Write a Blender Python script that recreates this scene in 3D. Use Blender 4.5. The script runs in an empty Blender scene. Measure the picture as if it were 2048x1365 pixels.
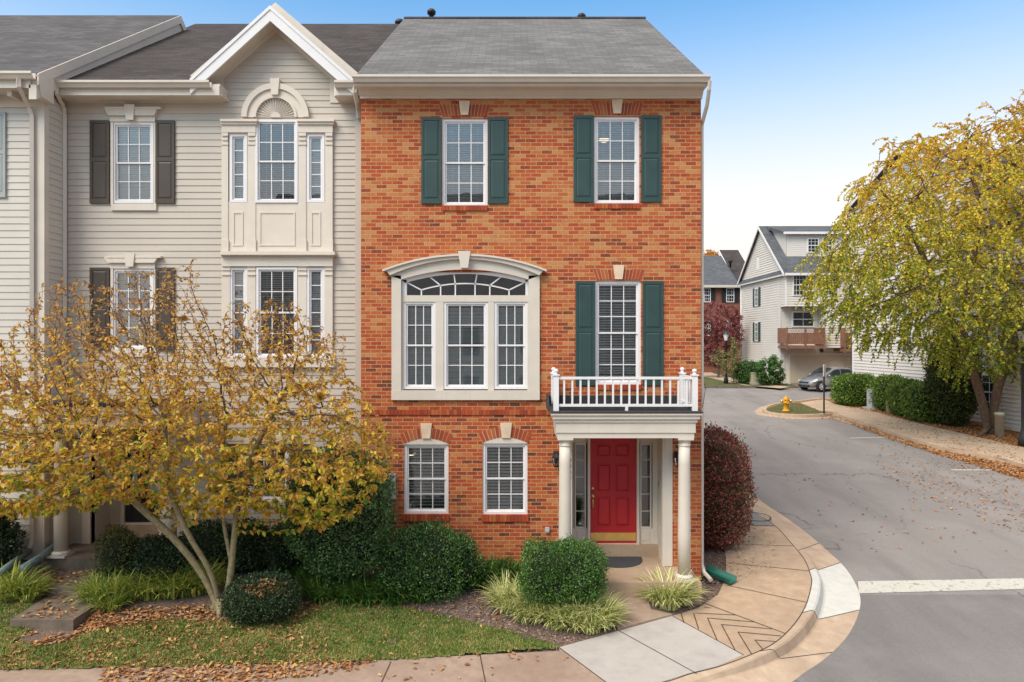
import bpy, bmesh, math, random
import numpy as np
from mathutils import Vector, noise

random.seed(3)
rng = np.random.default_rng(5)
SC = bpy.context.scene
COL = SC.collection
F, CX, CY, H = 1365.333, 1024.0, 682.5, 4.85
R = math.radians


def X(px, Y): return (px - CX) * Y / F
def Z(py, Y): return H - (py - CY) * Y / F


# ------------------------------------------------------------------ terrain
def zr(Y):
    """road level: nearly flat in front, rising up the side street"""
    if Y < 8: return -0.2
    if Y < 45: return 0.05 * (Y - 12)
    return 1.65


def G(px, py, off=0.0):
    """point of the sloping street plane seen at a photo position"""
    k = (py - CY) / F
    Y = (H + 0.6 - off) / (k + 0.05)
    if Y > 45: Y = (H - 1.65 - off) / k
    return Vector((X(px, Y), Y, zr(Y) + off))


EDGE = [(-30, 9.0), (-5.5, 9.35), (-2.6, 9.75), (0.72, 10.32), (2.5, 11.36), (3.3, 11.9), (6, 12.6)]
def ye(x):
    for (a, b), (c, d) in zip(EDGE, EDGE[1:]):
        if x <= c: return b + (d - b) * (x - a) / (c - a)
    return EDGE[-1][1]


def tilt(x): return 0.040 * min(max(0.7 - x, 0), 9)
def zside(x, y): return 0.05 * (y - 12) + 0.25 + tilt(x)
def yz(x, y):
    e = ye(x)
    a = zside(x, e)
    b = 0.5 + 0.036 * min(max(0.7 - x, 0), 9)
    if x > 3.3: b = 0.42
    if y <= e: return zside(x, y)
    t = min((y - e) / (12.75 - e), 1) if e < 12.5 else 1
    if x > 3.4:
        return 0.232 + 0.05 * (y - 12)
    return a + (b - a) * t ** 1.35


def GY(px, py, g=yz, lo=6.0, hi=40.0):
    k = (py - CY) / F
    for _ in range(40):
        m = (lo + hi) / 2
        if H - k * m > g(X(px, m), m): lo = m
        else: hi = m
    return Vector((X(px, lo), lo, H - k * lo))


# ------------------------------------------------------------------ mesh builder
class MB:
    def __init__(s):
        s.v, s.f, s.sm = [], [], []

    def add(s, vs, fs, smooth=False):
        o = len(s.v)
        s.v += [tuple(p) for p in vs]
        s.f += [tuple(i + o for i in f) for f in fs]
        s.sm += [smooth] * len(fs)
        return s

    def quad(s, a, b, c, d): return s.add([a, b, c, d], [(0, 1, 2, 3)])

    def box(s, x0, x1, y0, y1, z0, z1):
        if x0 > x1: x0, x1 = x1, x0
        if y0 > y1: y0, y1 = y1, y0
        if z0 > z1: z0, z1 = z1, z0
        v = [(x0, y0, z0), (x1, y0, z0), (x1, y1, z0), (x0, y1, z0), (x0, y0, z1), (x1, y0, z1), (x1, y1, z1), (x0, y1, z1)]
        return s.add(v, [(0, 3, 2, 1), (4, 5, 6, 7), (0, 1, 5, 4), (1, 2, 6, 5), (2, 3, 7, 6), (3, 0, 4, 7)])

    def rp(s, px0, px1, py0, py1, yf, yb):
        """box whose front face (at depth yf) covers a rectangle of the photo"""
        return s.box(X(px0, yf), X(px1, yf), yf, yb, Z(py1, yf), Z(py0, yf))

    def _prism(s, poly, f):
        n = len(poly)
        v = [f(p, 0) for p in poly] + [f(p, 1) for p in poly]
        return s.add(v, [tuple(range(n)), tuple(range(2 * n - 1, n - 1, -1))] +
                     [(i, (i + 1) % n, (i + 1) % n + n, i + n) for i in range(n)])

    def prism(s, poly, y0, y1): return s._prism(poly, lambda p, k: (p[0], (y0, y1)[k], p[1]))
    def prism_x(s, poly, x0, x1): return s._prism(poly, lambda p, k: ((x0, x1)[k], p[0], p[1]))
    def prism_z(s, poly, z0, z1): return s._prism(poly, lambda p, k: (p[0], p[1], (z0, z1)[k]))

    def ring(s, out, inn, y0, y1, closed=True):
        n = len(out)
        v = [(p[0], y0, p[1]) for p in out] + [(p[0], y0, p[1]) for p in inn] + [(p[0], y1, p[1]) for p in out] + [(p[0], y1, p[1]) for p in inn]
        fs = []
        for i in range(n if closed else n - 1):
            j = (i + 1) % n
            fs += [(i, j, n + j, n + i), (2 * n + j, 2 * n + i, 3 * n + i, 3 * n + j), (i, 2 * n + i, 2 * n + j, j), (n + i, n + j, 3 * n + j, 3 * n + i)]
        if not closed:
            for i in (0, n - 1): fs.append((i, n + i, 3 * n + i, 2 * n + i))
        return s.add(v, fs)

    def frame(s, x0, x1, z0, z1, w, y0, y1):
        w = w if isinstance(w, tuple) else (w,) * 4    # left right bottom top
        o = [(x0, z0), (x1, z0), (x1, z1), (x0, z1)]
        i = [(x0 + w[0], z0 + w[2]), (x1 - w[1], z0 + w[2]), (x1 - w[1], z1 - w[3]), (x0 + w[0], z1 - w[3])]
        return s.ring(o, i, y0, y1)

    def lathe(s, prof, cx, cy, n=20, smooth=True, axis='z', cz=0):
        v, fs = [], []
        for r, h in prof:
            for k in range(n):
                a = 2 * math.pi * k / n
                c, d = r * math.cos(a), r * math.sin(a)
                v.append((cx + c, cy + d, cz + h) if axis == 'z' else (cx + h, cy + c, cz + d) if axis == 'x' else (cx + c, cy + h, cz + d))
        m = len(prof)
        for i in range(m - 1):
            for k in range(n):
                k2 = (k + 1) % n
                fs.append((i * n + k, i * n + k2, (i + 1) * n + k2, (i + 1) * n + k))
        s.add(v, fs, smooth)
        o = len(s.v) - len(v)
        s.f += [tuple(o + k for k in range(n - 1, -1, -1)), tuple(o + (m - 1) * n + k for k in range(n))]
        s.sm += [False, False]
        return s

    def tube(s, pts, rad, n=8, smooth=True, cap=True):
        pts = [Vector(p) for p in pts]
        if not isinstance(rad, (list, tuple)): rad = [rad] * len(pts)
        v, fs = [], []
        ref = None
        for i, p in enumerate(pts):
            d = (pts[min(i + 1, len(pts) - 1)] - pts[max(i - 1, 0)])
            d = d.normalized() if d.length > 1e-9 else Vector((0, 0, 1))
            if ref is None:
                ref = d.orthogonal().normalized()
            ref = (ref - d * ref.dot(d))
            ref = ref.normalized() if ref.length > 1e-6 else d.orthogonal().normalized()
            w = d.cross(ref)
            for k in range(n):
                a = 2 * math.pi * (k + .5) / n
                v.append(p + (ref * math.cos(a) + w * math.sin(a)) * rad[i])
        m = len(pts)
        for i in range(m - 1):
            for k in range(n):
                k2 = (k + 1) % n
                fs.append((i * n + k, i * n + k2, (i + 1) * n + k2, (i + 1) * n + k))
        if cap: fs += [tuple(range(n - 1, -1, -1)), tuple((m - 1) * n + k for k in range(n))]
        return s.add(v, fs, smooth)

    def build(s, name, mat, parent=None, base=None, normals=True):
        b = Vector(base) if base is not None else (WPOS[parent.name] if parent else Vector((0, 0, 0)))
        me = bpy.data.meshes.new(name)
        me.from_pydata([(p[0] - b.x, p[1] - b.y, p[2] - b.z) for p in s.v], [], s.f)
        me.polygons.foreach_set('use_smooth', s.sm)
        me.materials.append(mat)
        if normals:
            bm = bmesh.new(); bm.from_mesh(me)
            bmesh.ops.recalc_face_normals(bm, faces=bm.faces)
            bm.to_mesh(me); bm.free()
        me.update()
        return link(name, me, parent, b)


WPOS = {}
def link(name, me, parent, b):
    o = bpy.data.objects.new(name, me)
    COL.objects.link(o)
    if parent: o.parent = parent
    else: o.location = b
    WPOS[o.name] = Vector(b)
    return o


def npmesh(name, v, f, mat, parent=None, base=None, smooth=False):
    b = Vector(base) if base is not None else (WPOS[parent.name] if parent else Vector((0, 0, 0)))
    v = np.asarray(v, dtype=np.float32) - np.array(b, dtype=np.float32)
    f = np.asarray(f, dtype=np.int32)
    me = bpy.data.meshes.new(name)
    me.vertices.add(len(v)); me.vertices.foreach_set('co', v.ravel())
    k = f.shape[1]
    me.loops.add(f.size); me.loops.foreach_set('vertex_index', f.ravel())
    me.polygons.add(len(f)); me.polygons.foreach_set('loop_start', np.arange(0, f.size, k, dtype=np.int32))
    if smooth: me.polygons.foreach_set('use_smooth', np.ones(len(f), dtype=bool))
    me.update(calc_edges=True)
    me.materials.append(mat)
    return link(name, me, parent, b)


def tag(o, label=None, cat=None, group=None, kind=None):
    if label: o['label'] = label
    if cat: o['category'] = cat
    if group: o['group'] = group
    if kind: o['kind'] = kind
    return o


def thing(name, label, cat, loc, group=None):
    o = bpy.data.objects.new(name, None)
    o.empty_display_size = 0.2
    COL.objects.link(o); o.location = loc
    WPOS[o.name] = Vector(loc)
    return tag(o, label, cat, group)


def struct(name, mb, mat):
    return tag(mb.build(name, mat), kind='structure')


# ------------------------------------------------------------------ materials
class N:
    """tiny node helper"""
    def __init__(s, name):
        s.m = bpy.data.materials.new(name); s.m.use_nodes = True
        s.t = s.m.node_tree; s.t.nodes.clear()
        s.out = s.n('ShaderNodeOutputMaterial')

    def n(s, typ, **kw):
        nd = s.t.nodes.new(typ)
        for k, v in kw.items():
            if k.startswith('i_'):
                key = k[2:]
                nd.inputs[int(key) if key.isdigit() else key.replace('_', ' ')].default_value = v
            else: setattr(nd, k, v)
        return nd

    def l(s, a, b): s.t.links.new(a, b)

    def coord(s, kind='Object'): return s.n('ShaderNodeTexCoord').outputs[kind]

    def noise(s, vec, scale, detail=4, rough=.55):
        nd = s.n('ShaderNodeTexNoise', i_Scale=scale, i_Detail=detail, i_Roughness=rough)
        s.l(vec, nd.inputs['Vector']); return nd.outputs['Fac']

    def ramp(s, fac, stops, interp='LINEAR'):
        nd = s.n('ShaderNodeValToRGB'); cr = nd.color_ramp; cr.interpolation = interp
        while len(cr.elements) < len(stops): cr.elements.new(.5)
        for e, (p, c) in zip(cr.elements, stops):
            e.position = p; e.color = (*c, 1) if len(c) == 3 else c
        s.l(fac, nd.inputs['Fac']); return nd.outputs['Color']

    def mix(s, fac, a, b, typ='MIX'):
        nd = s.n('ShaderNodeMix', data_type='RGBA', blend_type=typ)
        for sock, v in ((nd.inputs[0], fac), (nd.inputs[6], a), (nd.inputs[7], b)):
            if isinstance(v, (int, float)): sock.default_value = v
            elif isinstance(v, tuple): sock.default_value = (*v, 1) if len(v) == 3 else v
            else: s.l(v, sock)
        return nd.outputs[2]

    def math(s, op, a, b=0.0, c=None):
        nd = s.n('ShaderNodeMath', operation=op)
        for i, v in enumerate((a, b) if c is None else (a, b, c)):
            if isinstance(v, (int, float)): nd.inputs[i].default_value = v
            else: s.l(v, nd.inputs[i])
        return nd.outputs[0]

    def bump(s, h, strength=.3, dist=.01):
        nd = s.n('ShaderNodeBump', i_Strength=strength, i_Distance=dist)
        s.l(h, nd.inputs['Height']); return nd.outputs['Normal']

    def pbr(s, col, rough=.6, metal=0.0, spec=.4, normal=None):
        nd = s.n('ShaderNodeBsdfPrincipled', i_Metallic=metal)
        nd.inputs['Specular IOR Level'].default_value = spec
        for key, v in (('Base Color', col), ('Roughness', rough)):
            if isinstance(v, tuple): nd.inputs[key].default_value = (*v, 1)
            elif isinstance(v, (int, float)): nd.inputs[key].default_value = v
            else: s.l(v, nd.inputs[key])
        if normal: s.l(normal, nd.inputs['Normal'])
        s.l(nd.outputs[0], s.out.inputs[0]); return nd


def paint(name, c, rough=.5, var=.10, scale=2.5, metal=0.0, spec=.35, bump=0.0, stain=None):
    k = N(name); co = k.coord()
    f = k.noise(co, scale, 5)
    a = tuple(x * (1 - var) for x in c); b = tuple(min(x * (1 + var), .95) for x in c)
    col = k.ramp(f, [(.3, a), (.7, b)])
    if stain:
        mp = k.n('ShaderNodeMapping'); mp.inputs['Scale'].default_value = (9, 9, .7); k.l(co, mp.inputs[0])
        sf = k.noise(mp.outputs[0], 1.0, 6, .65)
        col = k.mix(k.math('MULTIPLY', k.ramp(sf, [(.55, (0, 0, 0)), (.8, (1, 1, 1))]), stain[1]), col, stain[0])
    nm = k.bump(k.noise(co, 60, 3), bump, .003) if bump else None
    k.pbr(col, rough, metal, spec, nm)
    return k.m


def asphalt(name, lo, hi):
    k = N(name); co = k.coord()
    f = k.noise(co, 26, 12, .7)
    col = k.ramp(f, [(.3, lo), (.7, hi)])
    mp = k.n('ShaderNodeMapping'); mp.inputs['Scale'].default_value = (.9, .16, 1); k.l(co, mp.inputs[0])
    col = k.mix(k.math('MULTIPLY', k.ramp(k.noise(mp.outputs[0], 1.0, 6, .6), [(.42, (0, 0, 0)), (.66, (1, 1, 1))]), .38), col, tuple(x * .62 for x in lo))
    col = k.mix(k.math('MULTIPLY', k.ramp(k.noise(co, .45, 6, .65), [(.5, (0, 0, 0)), (.68, (1, 1, 1))]), .35), col, tuple(min(x * 1.2, .9) for x in hi))
    vs = k.n('ShaderNodeVectorMath', operation='MULTIPLY_ADD'); wn = k.n('ShaderNodeTexNoise', i_Scale=1.2, i_Detail=6); k.l(co, wn.inputs['Vector'])
    k.l(wn.outputs['Color'], vs.inputs[0]); vs.inputs[1].default_value = (1.4, 1.4, 0); k.l(co, vs.inputs[2])
    vo = k.n('ShaderNodeTexVoronoi', feature='DISTANCE_TO_EDGE', i_Scale=.16); k.l(vs.outputs[0], vo.inputs['Vector'])
    crack = k.math('MULTIPLY', k.ramp(vo.outputs['Distance'], [(.0, (1, 1, 1)), (.0045, (0, 0, 0))]), k.ramp(k.noise(co, .35, 3), [(.45, (0, 0, 0)), (.55, (1, 1, 1))]))
    col = k.mix(k.math('MULTIPLY', crack, .75), col, tuple(x * .3 for x in lo))
    vn = k.n('ShaderNodeTexVoronoi', i_Scale=9); k.l(co, vn.inputs['Vector'])
    col = k.mix(k.math('MULTIPLY', k.ramp(vn.outputs['Distance'], [(.035, (1, 1, 1)), (.06, (0, 0, 0))]), .5), col, (.6, .55, .48))
    k.pbr(col, .92, 0, .2, k.bump(f, .35, .006)); return k.m


def brickmat(name, axis='x', soldier=False):
    k = N(name); co = k.coord()
    sx = k.n('ShaderNodeSeparateXYZ'); k.l(co, sx.inputs[0])
    cb = k.n('ShaderNodeCombineXYZ')
    k.l(sx.outputs['XYZ'.index(axis.upper())], cb.inputs[0]); k.l(sx.outputs[2], cb.inputs[1])
    # slight wobble so that courses are not ruled lines
    wob = k.n('ShaderNodeTexNoise', i_Scale=3.0, i_Detail=3); k.l(co, wob.inputs['Vector'])
    vs = k.n('ShaderNodeVectorMath', operation='MULTIPLY_ADD'); k.l(wob.outputs['Color'], vs.inputs[0])
    vs.inputs[1].default_value = (.006, .006, 0); k.l(cb.outputs[0], vs.inputs[2])
    bt = k.n('ShaderNodeTexBrick', i_Scale=1.0)
    bt.inputs['Color1'].default_value = (0, 0, 0, 1); bt.inputs['Color2'].default_value = (1, 1, 1, 1)
    bt.inputs['Mortar'].default_value = (.5, .5, .5, 1)
    bt.inputs['Mortar Size'].default_value = .0068; bt.inputs['Mortar Smooth'].default_value = .3
    bt.inputs['Brick Width'].default_value = .2; bt.inputs['Row Height'].default_value = .0717
    if soldier:
        bt.inputs['Brick Width'].default_value = .0717; bt.inputs['Row Height'].default_value = .12; bt.offset = 0
    k.l(vs.outputs[0], bt.inputs['Vector'])
    big = k.noise(co, .55, 3)
    fine = k.noise(co, 22, 5, .75)
    v = k.math('ADD', k.math('ADD', k.math('MULTIPLY', bt.outputs['Color'], 1.0), .0), k.math('MULTIPLY', k.math('SUBTRACT', big, .5), .55))
    v = k.math('ADD', v, k.math('MULTIPLY', k.math('SUBTRACT', fine, .5), 1.1))
    h = k.math('MULTIPLY', k.math('SUBTRACT', sx.outputs[2], 4.0), .022)    # redder bricks low on the wall, tan blend above
    v = k.math('ADD', v, h)
    col = k.ramp(v, [(0.0, (.12, .040, .026)), (.09, (.23, .055, .027)), (.24, (.35, .060, .024)), (.50, (.39, .083, .028)),
                     (.78, (.415, .120, .038)), (.95, (.45, .20, .078))])
    mort = k.ramp(fine, [(.3, (.42, .225, .105)), (.7, (.54, .325, .165))])
    col = k.mix(bt.outputs['Fac'], col, mort)
    # weather stains with an outline of their own
    mp = k.n('ShaderNodeMapping'); mp.inputs['Scale'].default_value = (1.6, 1.6, .5); k.l(co, mp.inputs[0])
    st = k.noise(mp.outputs[0], 1.3, 6, .7)
    col = k.mix(k.math('MULTIPLY', k.ramp(st, [(.56, (0, 0, 0)), (.75, (1, 1, 1))]), .35), col, (.20, .10, .06))
    hgt = k.math('ADD', k.math('MULTIPLY', bt.outputs['Fac'], -1.0), k.math('MULTIPLY', fine, .5))
    k.pbr(col, .85, 0, .25, k.bump(hgt, .55, .006))
    return k.m


def islandbrick(name):
    k = N(name); co = k.coord()
    g = k.n('ShaderNodeNewGeometry').outputs['Random Per Island']
    fine = k.noise(co, 40, 4, .7)
    v = k.math('ADD', g, k.math('MULTIPLY', k.math('SUBTRACT', fine, .5), .5))
    col = k.ramp(v, [(0, (.22, .045, .022)), (.4, (.34, .058, .024)), (.75, (.375, .078, .028)), (1, (.39, .12, .04))])
    k.pbr(col, .85, 0, .25, k.bump(fine, .4, .004)); return k.m


def shingle(name, c, axis='x', row=.115, width=.3):
    k = N(name); co = k.coord()
    sx = k.n('ShaderNodeSeparateXYZ'); k.l(co, sx.inputs[0])
    cb = k.n('ShaderNodeCombineXYZ')
    a, b = (0, 1) if axis == 'x' else (1, 0)
    k.l(sx.outputs[a], cb.inputs[0]); k.l(sx.outputs[b], cb.inputs[1])
    bt = k.n('ShaderNodeTexBrick', i_Scale=1.0)
    bt.inputs['Color1'].default_value = (0, 0, 0, 1); bt.inputs['Color2'].default_value = (1, 1, 1, 1); bt.inputs['Mortar'].default_value = (.2, .2, .2, 1)
    bt.inputs['Mortar Size'].default_value = .006; bt.inputs['Brick Width'].default_value = width; bt.inputs['Row Height'].default_value = row
    bt.inputs['Mortar Smooth'].default_value = .2
    k.l(cb.outputs[0], bt.inputs['Vector'])
    big = k.noise(co, .8, 4); fine = k.noise(co, 60, 3, .7)
    v = k.math('ADD', k.math('MULTIPLY', bt.outputs['Color'], .32), k.math('ADD', k.math('MULTIPLY', big, .7), k.math('MULTIPLY', fine, .5)))
    col = k.ramp(v, [(.3, tuple(x * .62 for x in c)), (.75, c), (1.2 if False else 1.0, tuple(x * 1.35 for x in c))])
    col = k.mix(k.math('MULTIPLY', bt.outputs['Fac'], .55), col, tuple(x * .4 for x in c))
    k.pbr(col, .95, 0, .12, k.bump(k.math('ADD', k.math('MULTIPLY', bt.outputs['Fac'], -1), k.math('MULTIPLY', fine, .6)), .5, .008))
    return k.m


def leafmat(name, stops, rough=.5, trans=.25, spec=.25, zshift=None, namp=.4, nscale=1.3):
    """leaf colours picked per leaf"""
    k = N(name)
    g = k.n('ShaderNodeNewGeometry').outputs['Random Per Island']
    co = k.coord()
    v = k.math('ADD', k.math('MULTIPLY', g, .8), k.math('MULTIPLY', k.noise(co, nscale, 3), namp))
    v = k.math('SUBTRACT', v, namp / 2 - .1)
    if zshift:      # older leaves higher in the crown
        sx = k.n('ShaderNodeSeparateXYZ'); k.l(co, sx.inputs[0])
        v = k.math('ADD', v, k.math('MULTIPLY', k.math('SUBTRACT', sx.outputs[2], zshift[0]), zshift[1]))
    col = k.ramp(v, stops)
    nd = k.pbr(col, rough, 0, spec)
    if trans:
        tr = k.n('ShaderNodeBsdfTranslucent'); k.l(col, tr.inputs[0])
        mx = k.n('ShaderNodeMixShader'); mx.inputs[0].default_value = trans
        k.l(nd.outputs[0], mx.inputs[1]); k.l(tr.outputs[0], mx.inputs[2]); k.l(mx.outputs[0], k.out.inputs[0])
    return k.m


def ground(name, stops, scale, detail=8, rough=.9, bump=.4, dist=.02, speck=None, big=None):
    k = N(name); co = k.coord()
    f = k.noise(co, scale, detail, .65)
    col = k.ramp(f, stops)
    if big:
        col = k.mix(k.math('MULTIPLY', k.ramp(k.noise(co, big[0], 5, .6), [(.42, (0, 0, 0)), (.62, (1, 1, 1))]), big[2]), col, big[1])
    if speck:
        vn = k.n('ShaderNodeTexVoronoi', i_Scale=speck[0]); k.l(co, vn.inputs['Vector'])
        col = k.mix(k.math('MULTIPLY', k.ramp(vn.outputs['Distance'], [(.12, (1, 1, 1)), (.2, (0, 0, 0))]), speck[2]), col, speck[1])
    k.pbr(col, rough, 0, .25, k.bump(f, bump, dist))
    return k.m


def glassmat(name, refl=2.2, base=.075, tint=(.86, .88, .87)):
    k = N(name)
    fr = k.n('ShaderNodeFresnel', i_IOR=1.5)
    fac = k.math('ADD', k.math('MULTIPLY', fr.outputs[0], refl), base)
    t = k.n('ShaderNodeBsdfTransparent'); t.inputs[0].default_value = (*tint, 1)
    co = k.coord()
    g = k.n('ShaderNodeBsdfGlossy'); g.inputs['Roughness'].default_value = .015; g.inputs[0].default_value = (.95, .97, 1, 1)
    k.l(k.bump(k.noise(co, 1.6, 2), .08, .02), g.inputs['Normal'])
    mx = k.n('ShaderNodeMixShader'); k.l(fac, mx.inputs[0]); k.l(t.outputs[0], mx.inputs[1]); k.l(g.outputs[0], mx.inputs[2])
    k.l(mx.outputs[0], k.out.inputs[0]); return k.m


M = {}
M['brick'] = brickmat('red_orange_brick')
M['brick_y'] = brickmat('red_orange_brick_side', 'y')
M['soldier'] = brickmat('soldier_brick', soldier=True)
M['voussoir'] = islandbrick('arch_brick')
M['mortar'] = paint('mortar', (.50, .34, .2), .9)
M['trim'] = paint('cream_trim', (.60, .53, .455), .45, .05, stain=((.42, .36, .28), .28))
M['trim2'] = paint('warm_cream_trim', (.64, .56, .475), .45, .05, stain=((.42, .34, .26), .25))
M['white'] = paint('white_vinyl', (.72, .69, .69), .4, .03)
M['stone'] = paint('limestone', (.62, .47, .34), .8, .12, 6)
M['siding'] = paint('beige_siding', (.50, .435, .37), .55, .05, 1.2, stain=((.39, .34, .28), .25))
M['siding2'] = paint('cream_siding', (.545, .495, .44), .55, .05, 1.2, stain=((.43, .40, .35), .2))
M['siding3'] = paint('pale_siding', (.63, .575, .525), .6, .04, .8)
M['green'] = paint('dark_green_shutter', (.028, .058, .055), .5, .12)
M['olive'] = paint('dark_taupe_shutter', (.066, .05, .038), .5, .1)
M['grey_sh'] = paint('grey_shutter', (.32, .34, .33), .5, .1)
M['roof'] = shingle('grey_shingles', (.145, .14, .138))
M['roof_b'] = shingle('brown_grey_shingles', (.062, .053, .052))
M['roof_l'] = shingle('charcoal_shingles', (.095, .09, .092))
M['roof_y'] = shingle('grey_shingles_side', (.13, .13, .14), 'y')
M['roof_d'] = shingle('dark_far_shingles', (.10, .105, .115))
M['door'] = paint('red_door_paint', (.44, .018, .024), .38, .06)
M['brass'] = paint('brass', (.78, .55, .20), .3, .1, 6, metal=.85)
M['black'] = paint('black_metal', (.02, .021, .023), .45, .2)
M['membrane'] = paint('dark_membrane', (.03, .031, .034), .8, .25, 8)
M['glass'] = glassmat('window_glass')
M['clear'] = glassmat('lamp_glass', .6, .0)
M['blind'] = paint('white_blind', (.82, .78, .72), .6, .05)
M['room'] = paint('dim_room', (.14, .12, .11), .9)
M['lamp_shade'] = paint('warm_lampshade', (.7, .5, .3), .7)
M['greypl'] = paint('grey_box', (.42, .44, .44), .5, .08)
M['splash'] = paint('green_plastic', (.02, .135, .10), .45, .1)
M['pipe'] = paint('weathered_drain_pipe', (.17, .22, .22), .55, .25, 5)
M['conc'] = ground('tan_concrete', [(.3, (.365, .25, .163)), (.7, (.50, .36, .25))], 5, 10, .9, .15, .004, (120, (.2, .15, .1), .4), (.7, (.30, .22, .16), .45))
M['curb'] = ground('tan_curb_concrete', [(.3, (.41, .295, .205)), (.7, (.54, .41, .30))], 5, 10, .9, .15, .004, (120, (.25, .18, .13), .4), (1.2, (.30, .21, .15), .4))
M['walk'] = ground('brown_concrete', [(.3, (.29, .205, .155)), (.7, (.40, .295, .23))], 6, 10, .9, .15, .004, (130, (.16, .11, .08), .5), (.8, (.25, .17, .125), .5))
M['newconc'] = ground('pale_concrete', [(.3, (.36, .325, .30)), (.7, (.45, .41, .38))], 4, 10, .85, .1, .003, None, (1.2, (.48, .43, .39), .4))
M['newasphalt'] = asphalt('dark_asphalt', (.165, .152, .146), (.225, .208, .20))
M['dullbrick'] = paint('dull_far_brick', (.20, .08, .055), .9, .25, 3)
M['whiteconc'] = ground('white_concrete', [(.3, (.50, .485, .445)), (.7, (.60, .58, .53))], 6, 8, .85, .1, .003)
M['stepconc'] = ground('dark_concrete', [(.3, (.11, .082, .062)), (.7, (.20, .155, .12))], 5, 10, .9, .2, .004, (120, (.08, .06, .05), .5))
M['joint'] = paint('dark_joint', (.06, .045, .035), .95)  # plain dark brown of the joint strips and lid ring
M['asphalt'] = asphalt('asphalt', (.215, .193, .183), (.285, .258, .246))
M['paintline'] = ground('road_paint', [(.35, (.47, .45, .40)), (.55, (.54, .52, .46)), (.62, (.30, .28, .26))], 9, 10, .8, .1, .002)
M['mulch'] = ground('brown_mulch', [(.25, (.06, .037, .03)), (.5, (.19, .13, .105)), (.75, (.36, .27, .23))], 30, 8, .95, .9, .03, (38, (.42, .32, .27), .35), (1.0, (.14, .09, .072), .6))
M['lawnsoil'] = ground('lawn_soil', [(.3, (.07, .09, .02)), (.5, (.15, .17, .04)), (.75, (.32, .25, .10))], 9, 8, .95, .6, .02)
M['litter'] = ground('leaf_litter', [(.25, (.10, .05, .025)), (.5, (.27, .13, .06)), (.75, (.42, .22, .1))], 14, 10, .95, .8, .03)
M['field'] = ground('grass_field', [(.3, (.05, .065, .02)), (.7, (.12, .12, .045))], 2, 8, .95, .4, .02)
M['bark'] = ground('grey_green_bark', [(.25, (.13, .105, .06)), (.5, (.24, .195, .11)), (.75, (.34, .29, .17))], 16, 8, .9, .6, .01)
M['twig'] = paint('dark_twig', (.10, .072, .058), .9, .3, 5)
M['birchbark'] = ground('brown_bark', [(.25, (.07, .045, .032)), (.6, (.17, .11, .075)), (.8, (.26, .17, .12))], 9, 8, .95, .8, .03)
M['core'] = paint('dark_core_twigs', (.014, .02, .010), .95, .3, 9)  # very dark twig colour of the solid shrub core, stops see-through
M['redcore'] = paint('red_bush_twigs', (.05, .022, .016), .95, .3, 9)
M['deck'] = paint('red_brown_deck_wood', (.22, .105, .065), .75, .2, 4)
M['garage'] = paint('tan_garage_door', (.50, .42, .32), .6, .05)
M['yellow'] = paint('yellow_hydrant', (.62, .30, .02), .45, .12, 6)
M['silver'] = paint('silver_paint', (.27, .275, .285), .3, .05, 2, metal=.55, spec=.6)
M['darkglass'] = paint('car_glass', (.02, .024, .026), .08, .1, 2, spec=.8)
M['chrome'] = paint('bright_metal', (.6, .6, .61), .25, .05, 3, metal=.8)
M['tyre'] = paint('tyre_rubber', (.018, .018, .018), .85, .2)
M['headl'] = paint('headlight_lens', (.75, .77, .8), .12, .05, 3, spec=.8)
M['tanbox'] = paint('tan_box', (.42, .36, .27), .6, .08)
M['beigepost'] = paint('beige_plastic_post', (.50, .47, .36), .55, .08)
M['mat'] = ground('grey_doormat', [(.3, (.035, .036, .042)), (.7, (.075, .076, .085))], 60, 6, .95, .6, .01)
M['iron'] = ground('grey_cover', [(.3, (.18, .17, .165)), (.7, (.26, .25, .24))], 12, 6, .8, .2, .004)
M['bronze'] = paint('brass_plate', (.35, .26, .1), .4, .1, metal=.6)
# ------------------------------------------------------------------ building kit
def siding(mb, u0, u1, z0, z1, opens=(), fr=None, course=.125, lo=.003, hi=.015, ul=None, ur=None):
    n = int(math.ceil((z1 - z0) / course - 1e-6))
    for i in range(n):
        a, b = z0 + i * course, min(z0 + (i + 1) * course, z1)
        d = lambda z: hi + (lo - hi) * (z - a) / course
        if ul:
            mb.add([fr(ul(a), a, hi), fr(ur(a), a, hi), fr(ur(b), b, d(b)), fr(ul(b), b, d(b)), fr(ul(a), a, lo), fr(ur(a), a, lo)],
                   [(0, 1, 2, 3), (4, 5, 1, 0)])
            continue
        ops = [o for o in opens if o[3] > a and o[2] < b and o[1] > u0 and o[0] < u1]
        us = sorted({u0, u1, *[min(max(q, u0), u1) for o in ops for q in o[:2]]})
        zs = sorted({a, b, *[q for o in ops for q in o[2:] if a < q < b]})
        for p, q in zip(us, us[1:]):
            for c, e in zip(zs, zs[1:]):
                um, zm = (p + q) / 2, (c + e) / 2
                if any(o[0] < um < o[1] and o[2] < zm < o[3] for o in ops): continue
                mb.add([fr(p, c, d(c)), fr(q, c, d(c)), fr(q, e, d(e)), fr(p, e, d(e))], [(0, 1, 2, 3)])
                if c == a: mb.add([fr(p, a, lo), fr(q, a, lo), fr(q, a, hi), fr(p, a, hi)], [(0, 1, 2, 3)])


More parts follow.
